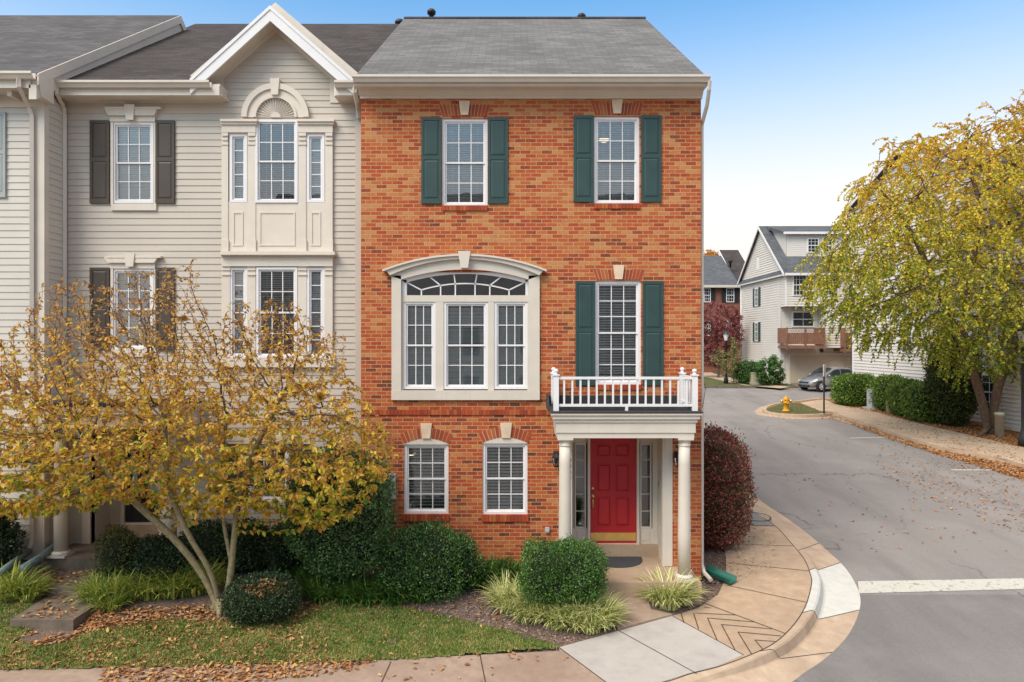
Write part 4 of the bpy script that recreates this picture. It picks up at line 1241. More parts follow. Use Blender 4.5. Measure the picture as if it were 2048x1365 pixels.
for a, b in [((1237, 1261), (1393, 1347)), ((1345, 1232), (1487, 1310)), ((1118, 1295), (1226, 1375)), ((1458, 1088), (1586, 1092)), ((1455, 1126), (1620, 1142)), ((1451, 1170), (1614, 1205)), ((1408, 1206), (1571, 1267)),
             ((1362, 1227), (1368, 1246)), ((1387, 1226), (1397, 1258)), ((1415, 1236), (1434, 1280)), ((1415, 1236), (1509, 1244)), ((1443, 1249), (1470, 1300)), ((1443, 1249), (1544, 1258)),
             ((1476, 1264), (1503, 1308)), ((1476, 1264), (1562, 1272)), ((1510, 1280), (1525, 1298)), ((1510, 1280), (1550, 1283)), ((1390, 1226), (1470, 1230)), ((1408, 1215), (1421, 1216)),
             ((1460, 1052), (1550, 1052))]: joint(a, b)
for i in range(2 * K + 3, 16 * K - 1):
    p, q = P_[i][0], P_[i + 1][0]; d = (q - p); n_ = Vector((-d.y, d.x, 0)).normalized() * .008; up = Vector((0, 0, .0045))
    jl.quad(p - n_ + up, q - n_ + up, q + n_ + up, p + n_ + up)
for a, b in (((960, 1310), (972, 1372)), ((782, 1324), (760, 1372))):
    p, q = GY(*a, g=zside), GY(*b, g=zside); d = (q - p); n_ = Vector((-d.y, d.x, 0)).normalized() * .008; up = Vector((0, 0, .004))
    jl.quad(p - n_ + up, q - n_ + up, q + n_ + up, p + n_ + up)
for i in (wa, wb, K * 12 - 3, K * 4 + 2):
    for k in range(5):
        p, q = P_[i][k], P_[i][k + 1]; d = (q - p); n_ = Vector((-d.y, d.x, 0)).normalized() * .008; up = Vector((0, 0, .004))
        jl.quad(p - n_ + up, q - n_ + up, q + n_ + up, p + n_ + up)
struct('pavement_joints', jl, M['joint'])
# utility vault cover
uc = thing('utility_cover', 'grey concrete utility cover with a round lid in the pavement behind the red bush', 'cover', G(1505, 1032, .255))
mb = MB(); mb.add([G(a, b, .258) for a, b in ((1440, 1010), (1489, 1010), (1549, 1051), (1450, 1051))], [(0, 1, 2, 3)]); mb.build('slab', M['iron'], uc)
mb = MB(); c_ = G(1512, 1034, .262)
mb.ring([(c_.x + .36 * math.cos(a), c_.y + .36 * math.sin(a)) for a in [math.pi * i / 16 for i in range(32)]], [(c_.x + .33 * math.cos(a), c_.y + .33 * math.sin(a)) for a in [math.pi * i / 16 for i in range(32)]], 0, .004)
mb.v = [(x, z_, zr(z_) + .262 + y) for x, y, z_ in mb.v]
mb.build('lid', M['joint'], uc)

# planting bed, lawn, walkway
lawnpoly = [(100, 1300), (180, 1268), (300, 1245), (450, 1245), (560, 1235), (660, 1212), (740, 1213), (830, 1222), (920, 1243), (1010, 1263), (1112, 1293), (1118, 1298), (840, 1318), (660, 1327), (220, 1337), (0, 1341), (-160, 1343), (-160, 1330), (40, 1290)]
lawnpoly2 = [(-160, 1210), (0, 1212), (60, 1208), (100, 1235), (30, 1285), (0, 1332), (-160, 1335)]
LW = [[(q.x, q.y) for q in (GY(*p) for p in poly)] for poly in (lawnpoly, lawnpoly2)]
def grid(x0, x1, y0, y1, res, zf, keep=None):
    nx, ny = int((x1 - x0) / res), int((y1 - y0) / res)
    mb = MB(); idx = {}
    for j in range(ny):
        for i in range(nx):
            x, y = x0 + (i + .5) * res, y0 + (j + .5) * res
            if keep and not keep(x, y): continue
            f_ = []
            for (a, b) in ((i, j), (i + 1, j), (i + 1, j + 1), (i, j + 1)):
                if (a, b) not in idx:
                    idx[a, b] = len(mb.v); xx, yy = x0 + a * res, y0 + b * res; mb.v.append((xx, yy, zf(xx, yy)))
                f_.append(idx[a, b])
            mb.f.append(tuple(f_)); mb.sm.append(True)
    return mb
def soil(x, y):
    if inside(swp, x, y) or y < ye(x): return zside(x, y) - .05
    e = min(max((y - ye(x)) / .35, 0), 1)
    return yz(x, y) - .028 * (1 - e) + .025 * noise.noise((x * 3, y * 3, 0)) * e
struct('mulch_bed', grid(-13, 4.9, 8.6, 12.9, .06, soil, lambda x, y: y > ye(x) - .5 - (.3 if x > 2.6 else 0)), M['mulch'])
struct('mulch_bed', grid(3.4, 5.0, 12.9, 24, .12, soil), M['mulch'])
def onlawn(x, y): return any(inside(p, x, y) for p in LW)
struct('lawn', grid(-8.5, .9, 9.2, 12, .05, lambda x, y: yz(x, y) + .018 + .02 * noise.noise((x * 2.5, y * 2.5, 3)), onlawn), M['lawnsoil'])
mb = MB(); pts = [(1195, 1192), (1292, 1192), (1302, 1222), (1345, 1232), (1237, 1261), (1215, 1225)]
pw3 = [GY(a, b) for a, b in pts]; mb.add([p + Vector((0, 0, .03)) for p in pw3] + [p - Vector((0, 0, .1)) for p in pw3], [tuple(range(6))] + [(i, (i + 1) % 6, 6 + (i + 1) % 6, 6 + i) for i in range(6)])
struct('walkway', mb, M['walk'])

# road markings
pts = [(p.x, p.y) for p in co[K * 8 - 2:K * 16]]
mb = MB(); v = [(x, y, zr(y) + .003) for x, y in pts] + [(2.3, 8.1, zr(8.1) + .003), (16.9, 8.1, zr(8.1) + .003), (16.9, 12.95, zr(12.95) + .003)]
mb.add(v, [tuple(range(len(v)))]); struct('road', mb, M['newasphalt'])
mb = MB(); a = [G(1716, 1163, .008), G(2046, 1157, .008), G(2060, 1178, .008), G(1718, 1187, .008)]
mb.add(a, [(0, 1, 2, 3)]); struct('stop_line', mb, M['paintline'])
mb = MB()
for p, q in (((1905, 941), (2022, 941)), ((1702, 877), (1790, 875))):
    a, b = G(*p, .004), G(*q, .004); mb.quad(a, b, b + Vector((0, .12, .006)), a + Vector((0, .12, .006)))
struct('parking_line', mb, M['paintline'])

# far side of the side street
def raised(name, pts, mat, off, closed_side=.2):
    mb = MB(); n_ = len(pts)
    v = [Vector((x, y, zr(y) + off)) for x, y in pts]; w = [p - Vector((0, 0, closed_side)) for p in v]
    mb.add(v + w, [tuple(range(n_))] + [(i, (i + 1) % n_, n_ + (i + 1) % n_, n_ + i) for i in range(n_)])
    return struct(name, mb, M[mat])
ipx = [(2048, 929), (1962, 909), (1883, 894), (1787, 865), (1748, 850), (1700, 837), (1672, 827), (1640, 829), (1600, 830), (1560, 828), (1533, 824), (1526, 818), (1545, 808), (1600, 801), (1640, 797)]
rb_ = [Vector((17.2, 8, 0)), Vector((17.0, 15, 0))] + [G(a, b, .15) for a, b in ipx] + [Vector((20, 39.6, 0)), Vector((40, 39.6, 0))]
rbc = catmull([Vector((p.x, p.y, 0)) for p in rb_], 4)
raised('planting_bed', [(p.x, p.y) for p in rbc] + [(60, 39.6), (60, 8)], 'litter', .14)
cb_, gu = MB(), MB()
for p, q in zip(rbc, rbc[1:]):
    d = (q - p); n_ = Vector((-d.y, d.x, 0)).normalized()
    for mbx, w0, w1, z0_, z1_ in ((cb_, -.16, .02, -.05, .155), (gu, .02, .4, -.05, .012)):
        a, b, c, e = p + n_ * w0, p + n_ * w1, q + n_ * w1, q + n_ * w0
        v = [Vector((k_.x, k_.y, zr(k_.y) + z0_)) for k_ in (a, b, c, e)] + [Vector((k_.x, k_.y, zr(k_.y) + z1_)) for k_ in (a, b, c, e)]
        mbx.add(v, [(4, 5, 6, 7), (0, 1, 5, 4), (1, 2, 6, 5), (2, 3, 7, 6), (3, 0, 4, 7)])
struct('curb', cb_, M['curb']); struct('gutter', gu, M['curb'])
gpoly('sidewalk', [(2060, 931), (1962, 907), (1883, 892), (1787, 863), (1748, 848), (1700, 835), (1676, 826), (1640, 822), (1600, 806), (1645, 799), (1680, 811), (1737, 820), (1804, 838), (1892, 860), (2060, 898)], .150, 'curb')
gpoly('lawn', [(1536, 822), (1533, 818), (1560, 809), (1600, 806), (1640, 823), (1668, 827), (1600, 828), (1560, 826)], .146, 'field')
raised('far_lawn', [(-40, 46.4), (19.6, 46.4), (19.6, 120), (-40, 120)], 'field', .15)
gpoly('sidewalk', [(1395, 737), (1430, 748), (1480, 760), (1550, 771), (1580, 774), (1560, 777), (1490, 771), (1455, 764), (1420, 756), (1395, 753)], .156, 'curb')
mb = MB().box(-40, 19.75, 46.25, 46.41, 1.4, 1.81); struct('curb', mb, M['stepconc'])
mb = MB().add([(19.76, 46.2, 1.656), (40, 46.2, 1.656), (40, 50.2, 1.66), (19.76, 50.2, 1.66)], [(0, 1, 2, 3)]); struct('driveway', mb, M['walk'])
# ================================================================== PLANTS
def leafgeo(P, D, Nn, L, W, fold=.2, simple=False):
    n = len(P)
    D = D / np.linalg.norm(D, axis=1)[:, None]
    S = np.cross(D, Nn); S /= (np.linalg.norm(S, axis=1)[:, None] + 1e-9)
    U = np.cross(S, D)
    L = L[:, None]; W = W[:, None]
    if simple:
        v = np.stack([P, P + D * L * .5 + S * W * .5 + U * W * fold * .5, P + D * L, P + D * L * .5 - S * W * .5 + U * W * fold * .5], 1).reshape(-1, 3)
        return v, np.arange(4 * n).reshape(n, 4)
    a = P + D * L * .3 + S * W * .46 + U * W * fold; b = P + D * L * .68 + S * W * .40 + U * W * fold
    c = P + D * L * .3 - S * W * .46 + U * W * fold; d = P + D * L * .68 - S * W * .40 + U * W * fold
    v = np.stack([P, a, b, P + D * L - U * L * .08, d, c], 1).reshape(-1, 3)
    i = np.arange(n)[:, None] * 6
    f = np.concatenate([i + np.array([0, 1, 2, 3]), i + np.array([0, 3, 4, 5])], 0)
    return v, f

def rand_unit(n):
    v = rng.normal(size=(n, 3)); return v / np.linalg.norm(v, axis=1)[:, None]

def colonize(paths, A, D=.12, di=1.2, dk=.25, iters=120, sag=0.0):
    pos, par = [], []
    for path in paths:
        path = [np.array(p, float) for p in path]
        if not pos: pos.append(path[0]); par.append(-1); cur = 0
        else:
            cur = int(np.argmin(np.linalg.norm(np.array(pos) - path[0], axis=1)))
        for a, b in zip(path, path[1:]):
            k = max(1, int(np.linalg.norm(b - a) / D))
            for j in range(1, k + 1):
                pos.append(a + (b - a) * j / k); par.append(cur); cur = len(pos) - 1
    A = np.asarray(A); near = np.full(len(A), -1); dist = np.full(len(A), 1e9)
    def upd(i0):
        nonlocal near, dist
        new = np.array(pos[i0:])
        for s in range(0, len(new), 400):
            d = np.linalg.norm(A[:, None, :] - new[None, s:s + 400], axis=2)
            m = d.argmin(1); dm = d[np.arange(len(A)), m]
            b = dm < dist; near[b] = m[b] + i0 + s; dist[b] = dm[b]
    upd(0)
    for it in range(iters):
        act = dist < di if it > 8 else dist < di * 2.5
        if not act.any(): break
        acc = {}
        for k in np.nonzero(act)[0]:
            nd = near[k]; v = A[k] - pos[nd]; acc[nd] = acc.get(nd, 0) + v / (np.linalg.norm(v) + 1e-9)
        i0 = len(pos)
        for nd, v in acc.items():
            v = v / (np.linalg.norm(v) + 1e-9) + rng.normal(size=3) * .18; v[2] -= sag; v /= np.linalg.norm(v)
            pos.append(pos[nd] + v * D); par.append(nd)
        upd(i0)
        keep = dist > dk
        A, near, dist = A[keep], near[keep], dist[keep]
        if len(A) == 0 or len(pos) > 16000: break
    return np.array(pos), np.array(par)

def radii(par, r0, e):
    n = len(par); acc = np.zeros(n)
    for i in range(n - 1, -1, -1):
        if acc[i] == 0: acc[i] = r0 ** e
        if par[i] >= 0: acc[par[i]] += acc[i]
    return acc ** (1 / e)

def branches(pos, par, rad, thick):
    kids = {}
    for i, p in enumerate(par): kids.setdefault(p, []).append(i)
    big, small = MB(), MB()
    stack = [(0, None)]
    while stack:
        s, pre = stack.pop()
        ch = [pre, s] if pre is not None else [s]
        cur = s
        while cur in kids:
            ks = sorted(kids[cur], key=lambda k: -rad[k])
            for k in ks[1:]: stack.append((k, cur))
            cur = ks[0]; ch.append(cur)
        if len(ch) < 2: continue
        rr = [rad[c] for c in ch]
        if pre is not None: rr[0] = min(rr[0], rr[1] * 1.15)
        # split where the limb turns into a twig
        cut = next((i for i, r in enumerate(rr) if r < thick), len(ch))
        if cut >= 2: big.tube([pos[c] for c in ch[:cut]], rr[:cut], 9, cap=False)
        seg = ch[max(cut - 1, 0):]
        if len(seg) >= 2:
            r2 = rr[max(cut - 1, 0):]
            small.tube([pos[c] for c in seg], r2, 5 if r2[0] > .012 else 3, cap=False)
    return big, small

def env(poly, Yc, dY, n, flatten=1.0):
    P = np.array(poly, float); x0, y0 = P.min(0); x1, y1 = P.max(0)
    out = []
    seg = [(P[i], P[(i + 1) % len(P)]) for i in range(len(P))]
    def dmin(q):
        b = 1e9
        for a, c in seg:
            t = np.clip(np.dot(q - a, c - a) / (np.dot(c - a, c - a) + 1e-9), 0, 1); b = min(b, np.linalg.norm(a + (c - a) * t - q))
        return b
    pl = [tuple(p) for p in P]
    dm = .25 * min(x1 - x0, y1 - y0)
    while len(out) < n:
        q = np.array([random.uniform(x0, x1), random.uniform(y0, y1)])
        if not inside(pl, *q): continue
        Y = Yc + random.uniform(-1, 1) * dY * math.sqrt(min(dmin(q) / dm, 1))
        out.append((X(q[0], Y), Y, Z(q[1], Y)))
    return np.array(out)

def smoothpath(pxs): return [tuple(v) for v in catmull([Vector((X(a, y), y, Z(b, y))) for a, b, y in pxs], 4)]

# ---- the front yard tree
M['leaf_a'] = leafmat('autumn_leaf', [(0, (.14, .27, .035)), (.12, (.38, .44, .05)), (.24, (.74, .60, .065)), (.42, (.82, .54, .07)), (.58, (.76, .40, .09)), (.76, (.54, .29, .11)), (1.0, (.30, .18, .10))], zshift=(3.0, .15), trans=.45, namp=.5)
tb_ = GY(441, 1222)
ty = tb_.y
paths = [smoothpath([(441, 1226, ty), (405, 1150, ty), (345, 1075, ty - .1), (250, 985, ty - .25), (180, 890, ty - .35)]),
         smoothpath([(442, 1215, ty), (418, 1140, ty - .1), (372, 1060, ty - .25), (335, 960, ty - .4), (330, 840, ty - .4)]),
         smoothpath([(446, 1218, ty), (462, 1140, ty - .03), (448, 1050, ty - .05), (440, 960, ty), (455, 830, ty + .1)]),
         smoothpath([(462, 1140, ty - .03), (470, 1060, ty), (478, 1000, ty + .1), (510, 900, ty + .1), (560, 800, ty)])]
crownA = [(-170, 760), (-60, 700), (0, 680), (35, 630), (85, 570), (150, 550), (190, 565), (250, 540), (330, 528), (400, 520), (395, 580), (440, 650), (462, 600), (540, 590), (600, 605), (640, 650), (690, 665), (695, 740), (730, 780), (805, 905), (770, 960), (735, 1015),
          (695, 1045), (630, 1065), (590, 1045), (520, 1025), (440, 1035), (390, 1040), (340, 1015), (280, 1000), (210, 1015), (120, 1025), (50, 1040), (-50, 1035), (-170, 1000)]
A_ = env(crownA, ty - .25, 1.4, 9000)
pos, par = colonize(paths, A_, .085, .9, .105, 150)
rad = radii(par, .0024, 2.25)
tree = thing('ornamental_tree', 'small multi stemmed tree with yellow and orange autumn leaves in front of the beige house', 'tree', tb_)
big, small = branches(pos, par, rad, .022)
for a_, r_ in ((math.pi * .9, .3), (math.pi * 1.6, .26), (math.pi * .3, .3)):
    e_ = Vector((tb_.x + math.cos(a_) * r_, tb_.y + math.sin(a_) * r_, tb_.z - .05))
    big.tube([Vector(tb_) + Vector((0, 0, .16)), Vector(tb_).lerp(e_, .5) + Vector((0, 0, .05)), e_], [.09, .05, .03], 8)
big.build('trunk', M['bark'], tree, normals=False)
small.build('branches', M['twig'], tree, normals=False)
kid = np.bincount(par[par >= 0], minlength=len(pos))
thin = np.nonzero((rad < .011) & (par >= 0))[0]
zz = pos[thin][:, 2]
wgt = np.where(zz < 3.0, 1.15, np.where(zz < 4.3, .9, np.where(zz < 5.0, .75, .55)))
nl = 40000
pick = rng.choice(thin, nl, p=wgt / wgt.sum())
t_ = rng.random(nl)[:, None]
P0 = pos[pick] * t_ + pos[par[pick]] * (1 - t_)
D0 = (pos[pick] - pos[par[pick]]); D0 /= np.linalg.norm(D0, axis=1)[:, None]
D0 = D0 * .5 + rand_unit(nl) * .8 + np.array([0, 0, -.45])
N0 = rand_unit(nl) + np.array([0, -.5, .9])
hi = np.clip((P0[:, 2] - 2.2) / 3.2, 0, 1)
L0 = (.098 - .036 * hi) * rng.uniform(.6, 1.15, nl)
v, f = leafgeo(P0, D0, N0, L0, L0 * rng.uniform(.4, .58, nl), .14)
npmesh('foliage', v, f, M['leaf_a'], tree)

# ---- the river birch across the side street
M['leaf_b'] = leafmat('birch_leaf', [(0, (.13, .21, .025)), (.28, (.34, .38, .045)), (.55, (.74, .64, .07)), (.75, (.84, .58, .06)), (.92, (.82, .46, .05)), (1.0, (.66, .30, .05))], zshift=(8.0, .065), trans=.45, namp=.6, nscale=.35)
def litter_z(x, y): return zr(y) + .14
bb_ = GY(1980, 868, litter_z); by_ = bb_.y
paths = [smoothpath([(1978, 868, by_), (1966, 810, by_), (1938, 720, by_ - .3), (1890, 610, by_ - .6), (1830, 480, by_ - .8), (1780, 400, by_ - .8)]),
         smoothpath([(1982, 868, by_), (1986, 830, by_), (1998, 770, by_), (2035, 670, by_ + .2), (2060, 520, by_ + .3), (2080, 380, by_)]),
         smoothpath([(1920, 680, by_ - .4), (1940, 560, by_ - .5), (1960, 420, by_ - .8), (1930, 320, by_ - .9)])]
crownB = [(1598, 590), (1606, 515), (1645, 470), (1668, 425), (1705, 395), (1745, 305), (1780, 268), (1850, 255), (1910, 245), (1985, 225), (2040, 198), (2120, 160), (2260, 150), (2400, 380), (2330, 660), (2200, 720), (2090, 730), (2010, 745), (1950, 745), (1900, 735), (1860, 705), (1800, 690), (1740, 690), (1690, 660), (1650, 625)]
A_ = env(crownB, by_ - .5, 5.2, 4600)
pos, par = colonize(paths, A_, .34, 3.2, .5, 120)
rad = radii(par, .0105, 2.2)
birch = thing('birch_tree', 'large two stemmed birch with drooping yellow green leaves at the right edge', 'tree', bb_)
big, small = branches(pos, par, rad, .05)
big.tube([bb_ + Vector((0, 0, .35)), bb_ + Vector((-.5, -.3, .08)), bb_ + Vector((-.9, -.6, -.03))], [.16, .09, .04], 8)
big.build('trunk', M['birchbark'], birch, normals=False)
thin = np.nonzero((rad < .045) & (par >= 0))[0]
ns = 6500
st_ = MB(); LP, LD = [], []
for nd in rng.choice(thin, ns):
    p = Vector(pos[nd]); L_ = random.uniform(.35, 1.3)
    d = Vector(pos[nd] - pos[par[nd]]).normalized() * .7 + Vector((random.uniform(-.5, .5), random.uniform(-.5, .5), random.uniform(-.1, .2)))
    q = [p]
    for s in range(4):
        d = (d + Vector((0, 0, -.38))).normalized(); q.append(q[-1] + d * L_ / 4)
    st_.tube(q, [.008, .007, .006, .005, .003], 3, cap=False)
    for _ in range(30):
        t = random.random() ** .8 * 3.999; i = int(t); b = q[i].lerp(q[i + 1], t - i)
        LP.append(b); LD.append((q[i + 1] - q[i]).normalized() * .5 + Vector((random.gauss(0, .6), random.gauss(0, .6), random.gauss(-.45, .5))))
small.add(st_.v, st_.f, True)
small.build('branches', M['twig'], birch, normals=False)
LP, LD = np.array([tuple(p) for p in LP]), np.array([tuple(p) for p in LD]); nl = len(LP)
L0 = rng.uniform(.07, .13, nl)
v, f = leafgeo(LP, LD, rand_unit(nl) + np.array([0, -.2, .5]), L0, L0 * .72, .15, simple=True)
npmesh('foliage', v, f, M['leaf_b'], birch)

def smalltree(name, label, cat, base, trunkpx, crown, dY, nA, D, nleaf, leaf, leafm, r0=.006, bark='twig', group=None, up=0, dens=None):
    y = base.y
    paths = [smoothpath([(a, b, y + c) for a, b, c in tp]) for tp in trunkpx]
    A_ = env(crown, y, dY, nA)
    pos, par = colonize(paths, A_, D, D * 10, D * 1.5, 80)
    rad = radii(par, r0, 2.2)
    t = thing(name, label, cat, base, group)
    big, small = branches(pos, par, rad, .03)
    if big.v: big.build('trunk', M[bark], t, normals=False)
    if small.v: small.build('branches' if big.v else 'trunk', M[bark], t, normals=False)
    thin = np.nonzero((rad < .05) & (par >= 0))[0]
    pk_ = rng.choice(thin, nleaf); tt = rng.random(nleaf)[:, None]
    P0 = pos[pk_] * tt + pos[par[pk_]] * (1 - tt) + rng.normal(size=(nleaf, 3)) * D * .45
    L0 = rng.uniform(.7, 1.3, nleaf) * leaf
    v, f = leafgeo(P0, rand_unit(nleaf) + np.array([0, 0, -.2 + up]), rand_unit(nleaf) + np.array([0, -.3, .6]), L0, L0 * .6, .15, simple=True)
    npmesh('foliage', v, f, M[leafm], t)
    return t
M['leaf_red'] = leafmat('dull_red_leaf', [(0, (.15, .04, .038)), (.5, (.30, .09, .085)), (1, (.42, .18, .17))])
M['leaf_org'] = leafmat('orange_leaf', [(0, (.30, .10, .02)), (.5, (.50, .2, .03)), (1, (.6, .3, .05))])
M['leaf_pale'] = leafmat('pale_green_leaf', [(0, (.06, .09, .02)), (.5, (.2, .22, .07)), (.8, (.34, .28, .12)), (1, (.42, .36, .22))])
far = lambda px, Y: Vector((X(px, Y), Y, 1.8))
smalltree('red_tree', 'bushy dull red tree in front of the far brick house', 'tree', far(1436, 57), [[(1436, 757, 0), (1440, 715, 0), (1430, 660, 0)], [(1440, 720, 0), (1465, 680, .3), (1470, 640, .3)], [(1438, 715, 0), (1405, 670, 0), (1390, 640, .5)]],
          [(1370, 640), (1395, 612), (1425, 600), (1455, 606), (1480, 620), (1490, 660), (1484, 700), (1460, 722), (1420, 735), (1380, 720), (1362, 680)], 1.6, 1300, .2, 22000, .13, 'leaf_red', .007)
smalltree('orange_tree', 'orange autumn tree top showing above the far brick roof', 'tree', Vector((X(1420, 82), 82, 1.7)), [[(1420, 715, 0), (1420, 600, 0), (1420, 540, 0)]],
          [(1385, 560), (1395, 515), (1412, 500), (1432, 499), (1442, 512), (1450, 560), (1420, 590)], 2, 300, .5, 2600, .3, 'leaf_org', .03)
smalltree('sapling', 'slim pale green sapling in front of the lamp post and red tree', 'tree', far(1470, 48.5), [[(1467, 772, 0), (1467, 735, 0), (1468, 690, 0)], [(1467, 745, 0), (1440, 720, 0), (1425, 712, 0)]],
          [(1420, 720), (1432, 703), (1455, 700), (1462, 672), (1474, 675), (1482, 700), (1484, 735), (1475, 752), (1450, 750), (1432, 735)], .9, 420, .16, 1900, .12, 'leaf_pale', .006)

# ---- clipped and loose shrubs
def hedge_leaf(name, a, b, c, **k): return leafmat(name, [(0, a), (.55, b), (1, c)], trans=.12, **k)
M['holly'] = hedge_leaf('holly_leaf', (.030, .072, .022), (.081, .168, .049), (.219, .324, .110), rough=.38, spec=.35)
M['box'] = hedge_leaf('boxwood_leaf', (.025, .069, .016), (.068, .154, .028), (.190, .308, .059), rough=.4, spec=.4)
M['box2'] = hedge_leaf('dark_boxwood_leaf', (.022, .067, .018), (.059, .146, .031), (.150, .260, .048), rough=.4, spec=.4)
M['dark'] = hedge_leaf('dark_evergreen_leaf', (.014, .032, .013), (.038, .068, .025), (.081, .118, .038), rough=.4, spec=.4)
M['olive_leaf'] = hedge_leaf('olive_leaf', (.036, .048, .014), (.084, .102, .026), (.192, .180, .048), rough=.5)
M['burn'] = leafmat('burgundy_leaf', [(0, (.05, .085, .03)), (.3, (.10, .10, .04)), (.45, (.20, .06, .045)), (.75, (.34, .075, .06)), (1, (.55, .19, .15))], trans=.15)
M['hedge'] = hedge_leaf('hedge_leaf', (.038, .085, .017), (.112, .206, .031), (.299, .379, .071), rough=.4)
M['arbor'] = hedge_leaf('arborvitae_leaf', (.013, .034, .010), (.051, .075, .021), (.169, .186, .034), rough=.6)

def shrub(name, label, cat, c, a, b, h, n, leaf, matk, p=2.6, lump=.10, lf=2.2, core='core', spike=.06, group=None, lift=0.0, holes=0.0, updir=.4, simple=False, botnarrow=0.0, depth=.2):
    seed = random.random() * 50
    c = Vector(c)
    def rad_(d):
        r = 1 / ((abs(d[0]) / a) ** p + (abs(d[1]) / b) ** p + (abs(d[2]) / (h / 2)) ** p) ** (1 / p)
        q = Vector((d[0] * a * lf + seed, d[1] * b * lf, d[2] * h * lf / 1.6))
        r *= 1 + lump * noise.noise(q) * 1.7 + lump * .7 * noise.noise(q * 2.7) + .035 * noise.noise(q * 6)
        if botnarrow and d[2] < 0: r *= 1 - botnarrow * (-d[2]) ** 1.2
        return r
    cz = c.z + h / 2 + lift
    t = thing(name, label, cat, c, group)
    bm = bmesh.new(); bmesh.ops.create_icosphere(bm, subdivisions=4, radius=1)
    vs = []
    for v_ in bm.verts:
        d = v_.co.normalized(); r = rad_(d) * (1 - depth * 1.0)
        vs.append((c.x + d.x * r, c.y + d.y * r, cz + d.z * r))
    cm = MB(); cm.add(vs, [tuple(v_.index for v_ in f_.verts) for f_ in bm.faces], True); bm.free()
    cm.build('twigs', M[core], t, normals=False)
    # surface-uniform directions: sample the box shape, not the sphere
    dirs = rand_unit(n) * np.array([a, b, h / 2]); dirs /= np.linalg.norm(dirs, axis=1)[:, None]
    P = np.zeros((n, 3)); keep = np.ones(n, bool)
    for i in range(n):
        d = dirs[i]; r = rad_(d)
        if holes and noise.noise(Vector((d[0] * 3 + seed, d[1] * 3, d[2] * 3 + 7))) > .55 - holes: keep[i] = random.random() < .25
        k = 1 - depth * random.random() ** 1.7 + (spike * random.random() ** 3) + .05 * (random.random() ** 12) * 3
        P[i] = (c.x + d[0] * r * k, c.y + d[1] * r * k, cz + d[2] * r * k)
    keep &= P[:, 2] > c.z - .02
    P, dirs = P[keep], dirs[keep]; m = len(P)
    D = dirs * .6 + rand_unit(m) * .75 + np.array([0, 0, updir])
    Nn = dirs * .7 + rand_unit(m) * .8 + np.array([0, 0, .5])
    L0 = leaf * rng.uniform(.6, 1.25, m)
    v, f = leafgeo(P, D, Nn, L0, L0 * rng.uniform(.45, .65, m), .15, simple)
    npmesh('foliage', v, f, M[matk], t)
    if lift > .02: MB().tube([(c.x, c.y, c.z - .05), (c.x + .02, c.y, cz)], [.05, .04], 7).build('stem', M['twig'], t)
    return t

def at(px, py, g=yz): return GY(px, py, g)
def sized(pxw, pyh, Y): return pxw * Y / F, pyh * Y / F
def place(px, py_base, Y=None):
    """ground point under a plant whose base shows at (px, py_base)"""
    if Y is None: return at(px, py_base)
    return Vector((X(px, Y), Y, Z(py_base, Y)))

# big holly by the meter box
c = Vector((X(681, 11.8), 11.8, yz(X(681, 11.8), 11.8)))
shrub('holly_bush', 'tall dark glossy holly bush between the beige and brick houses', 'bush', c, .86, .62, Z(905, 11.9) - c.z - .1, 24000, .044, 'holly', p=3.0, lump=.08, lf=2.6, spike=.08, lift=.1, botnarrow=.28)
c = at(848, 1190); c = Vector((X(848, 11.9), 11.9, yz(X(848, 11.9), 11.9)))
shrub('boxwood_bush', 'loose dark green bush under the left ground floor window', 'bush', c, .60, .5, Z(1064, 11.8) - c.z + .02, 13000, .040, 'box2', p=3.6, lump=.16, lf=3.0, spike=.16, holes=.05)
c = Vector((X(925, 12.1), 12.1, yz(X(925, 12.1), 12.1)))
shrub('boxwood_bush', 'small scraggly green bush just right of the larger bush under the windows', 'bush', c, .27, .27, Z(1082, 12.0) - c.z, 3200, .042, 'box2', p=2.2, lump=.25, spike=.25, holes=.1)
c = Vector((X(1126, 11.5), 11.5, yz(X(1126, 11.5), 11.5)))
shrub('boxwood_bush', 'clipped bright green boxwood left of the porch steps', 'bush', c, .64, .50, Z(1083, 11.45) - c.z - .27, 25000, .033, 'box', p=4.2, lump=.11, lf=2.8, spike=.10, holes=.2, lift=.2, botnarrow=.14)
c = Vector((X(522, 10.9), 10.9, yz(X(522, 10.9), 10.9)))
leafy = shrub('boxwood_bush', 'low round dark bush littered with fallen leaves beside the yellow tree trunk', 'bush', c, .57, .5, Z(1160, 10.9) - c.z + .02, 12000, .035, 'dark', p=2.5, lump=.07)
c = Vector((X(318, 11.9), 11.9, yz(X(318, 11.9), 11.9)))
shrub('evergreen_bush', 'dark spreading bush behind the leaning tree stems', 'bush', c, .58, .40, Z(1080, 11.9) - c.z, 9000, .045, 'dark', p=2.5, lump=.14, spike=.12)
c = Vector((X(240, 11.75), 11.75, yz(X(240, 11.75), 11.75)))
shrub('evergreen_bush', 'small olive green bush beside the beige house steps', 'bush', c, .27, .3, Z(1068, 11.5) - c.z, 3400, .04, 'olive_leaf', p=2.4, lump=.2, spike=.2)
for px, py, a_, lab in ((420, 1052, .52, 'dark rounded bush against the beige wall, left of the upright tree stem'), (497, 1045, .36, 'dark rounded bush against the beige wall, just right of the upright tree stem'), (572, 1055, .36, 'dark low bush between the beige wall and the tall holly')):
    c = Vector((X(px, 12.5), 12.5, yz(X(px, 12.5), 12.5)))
    shrub('evergreen_bush', lab, 'bush', c, a_, .45, Z(py, 12.4) - c.z, 6000, .045, 'dark', p=2.4, lump=.13, spike=.1, group='dark bushes along the beige wall')
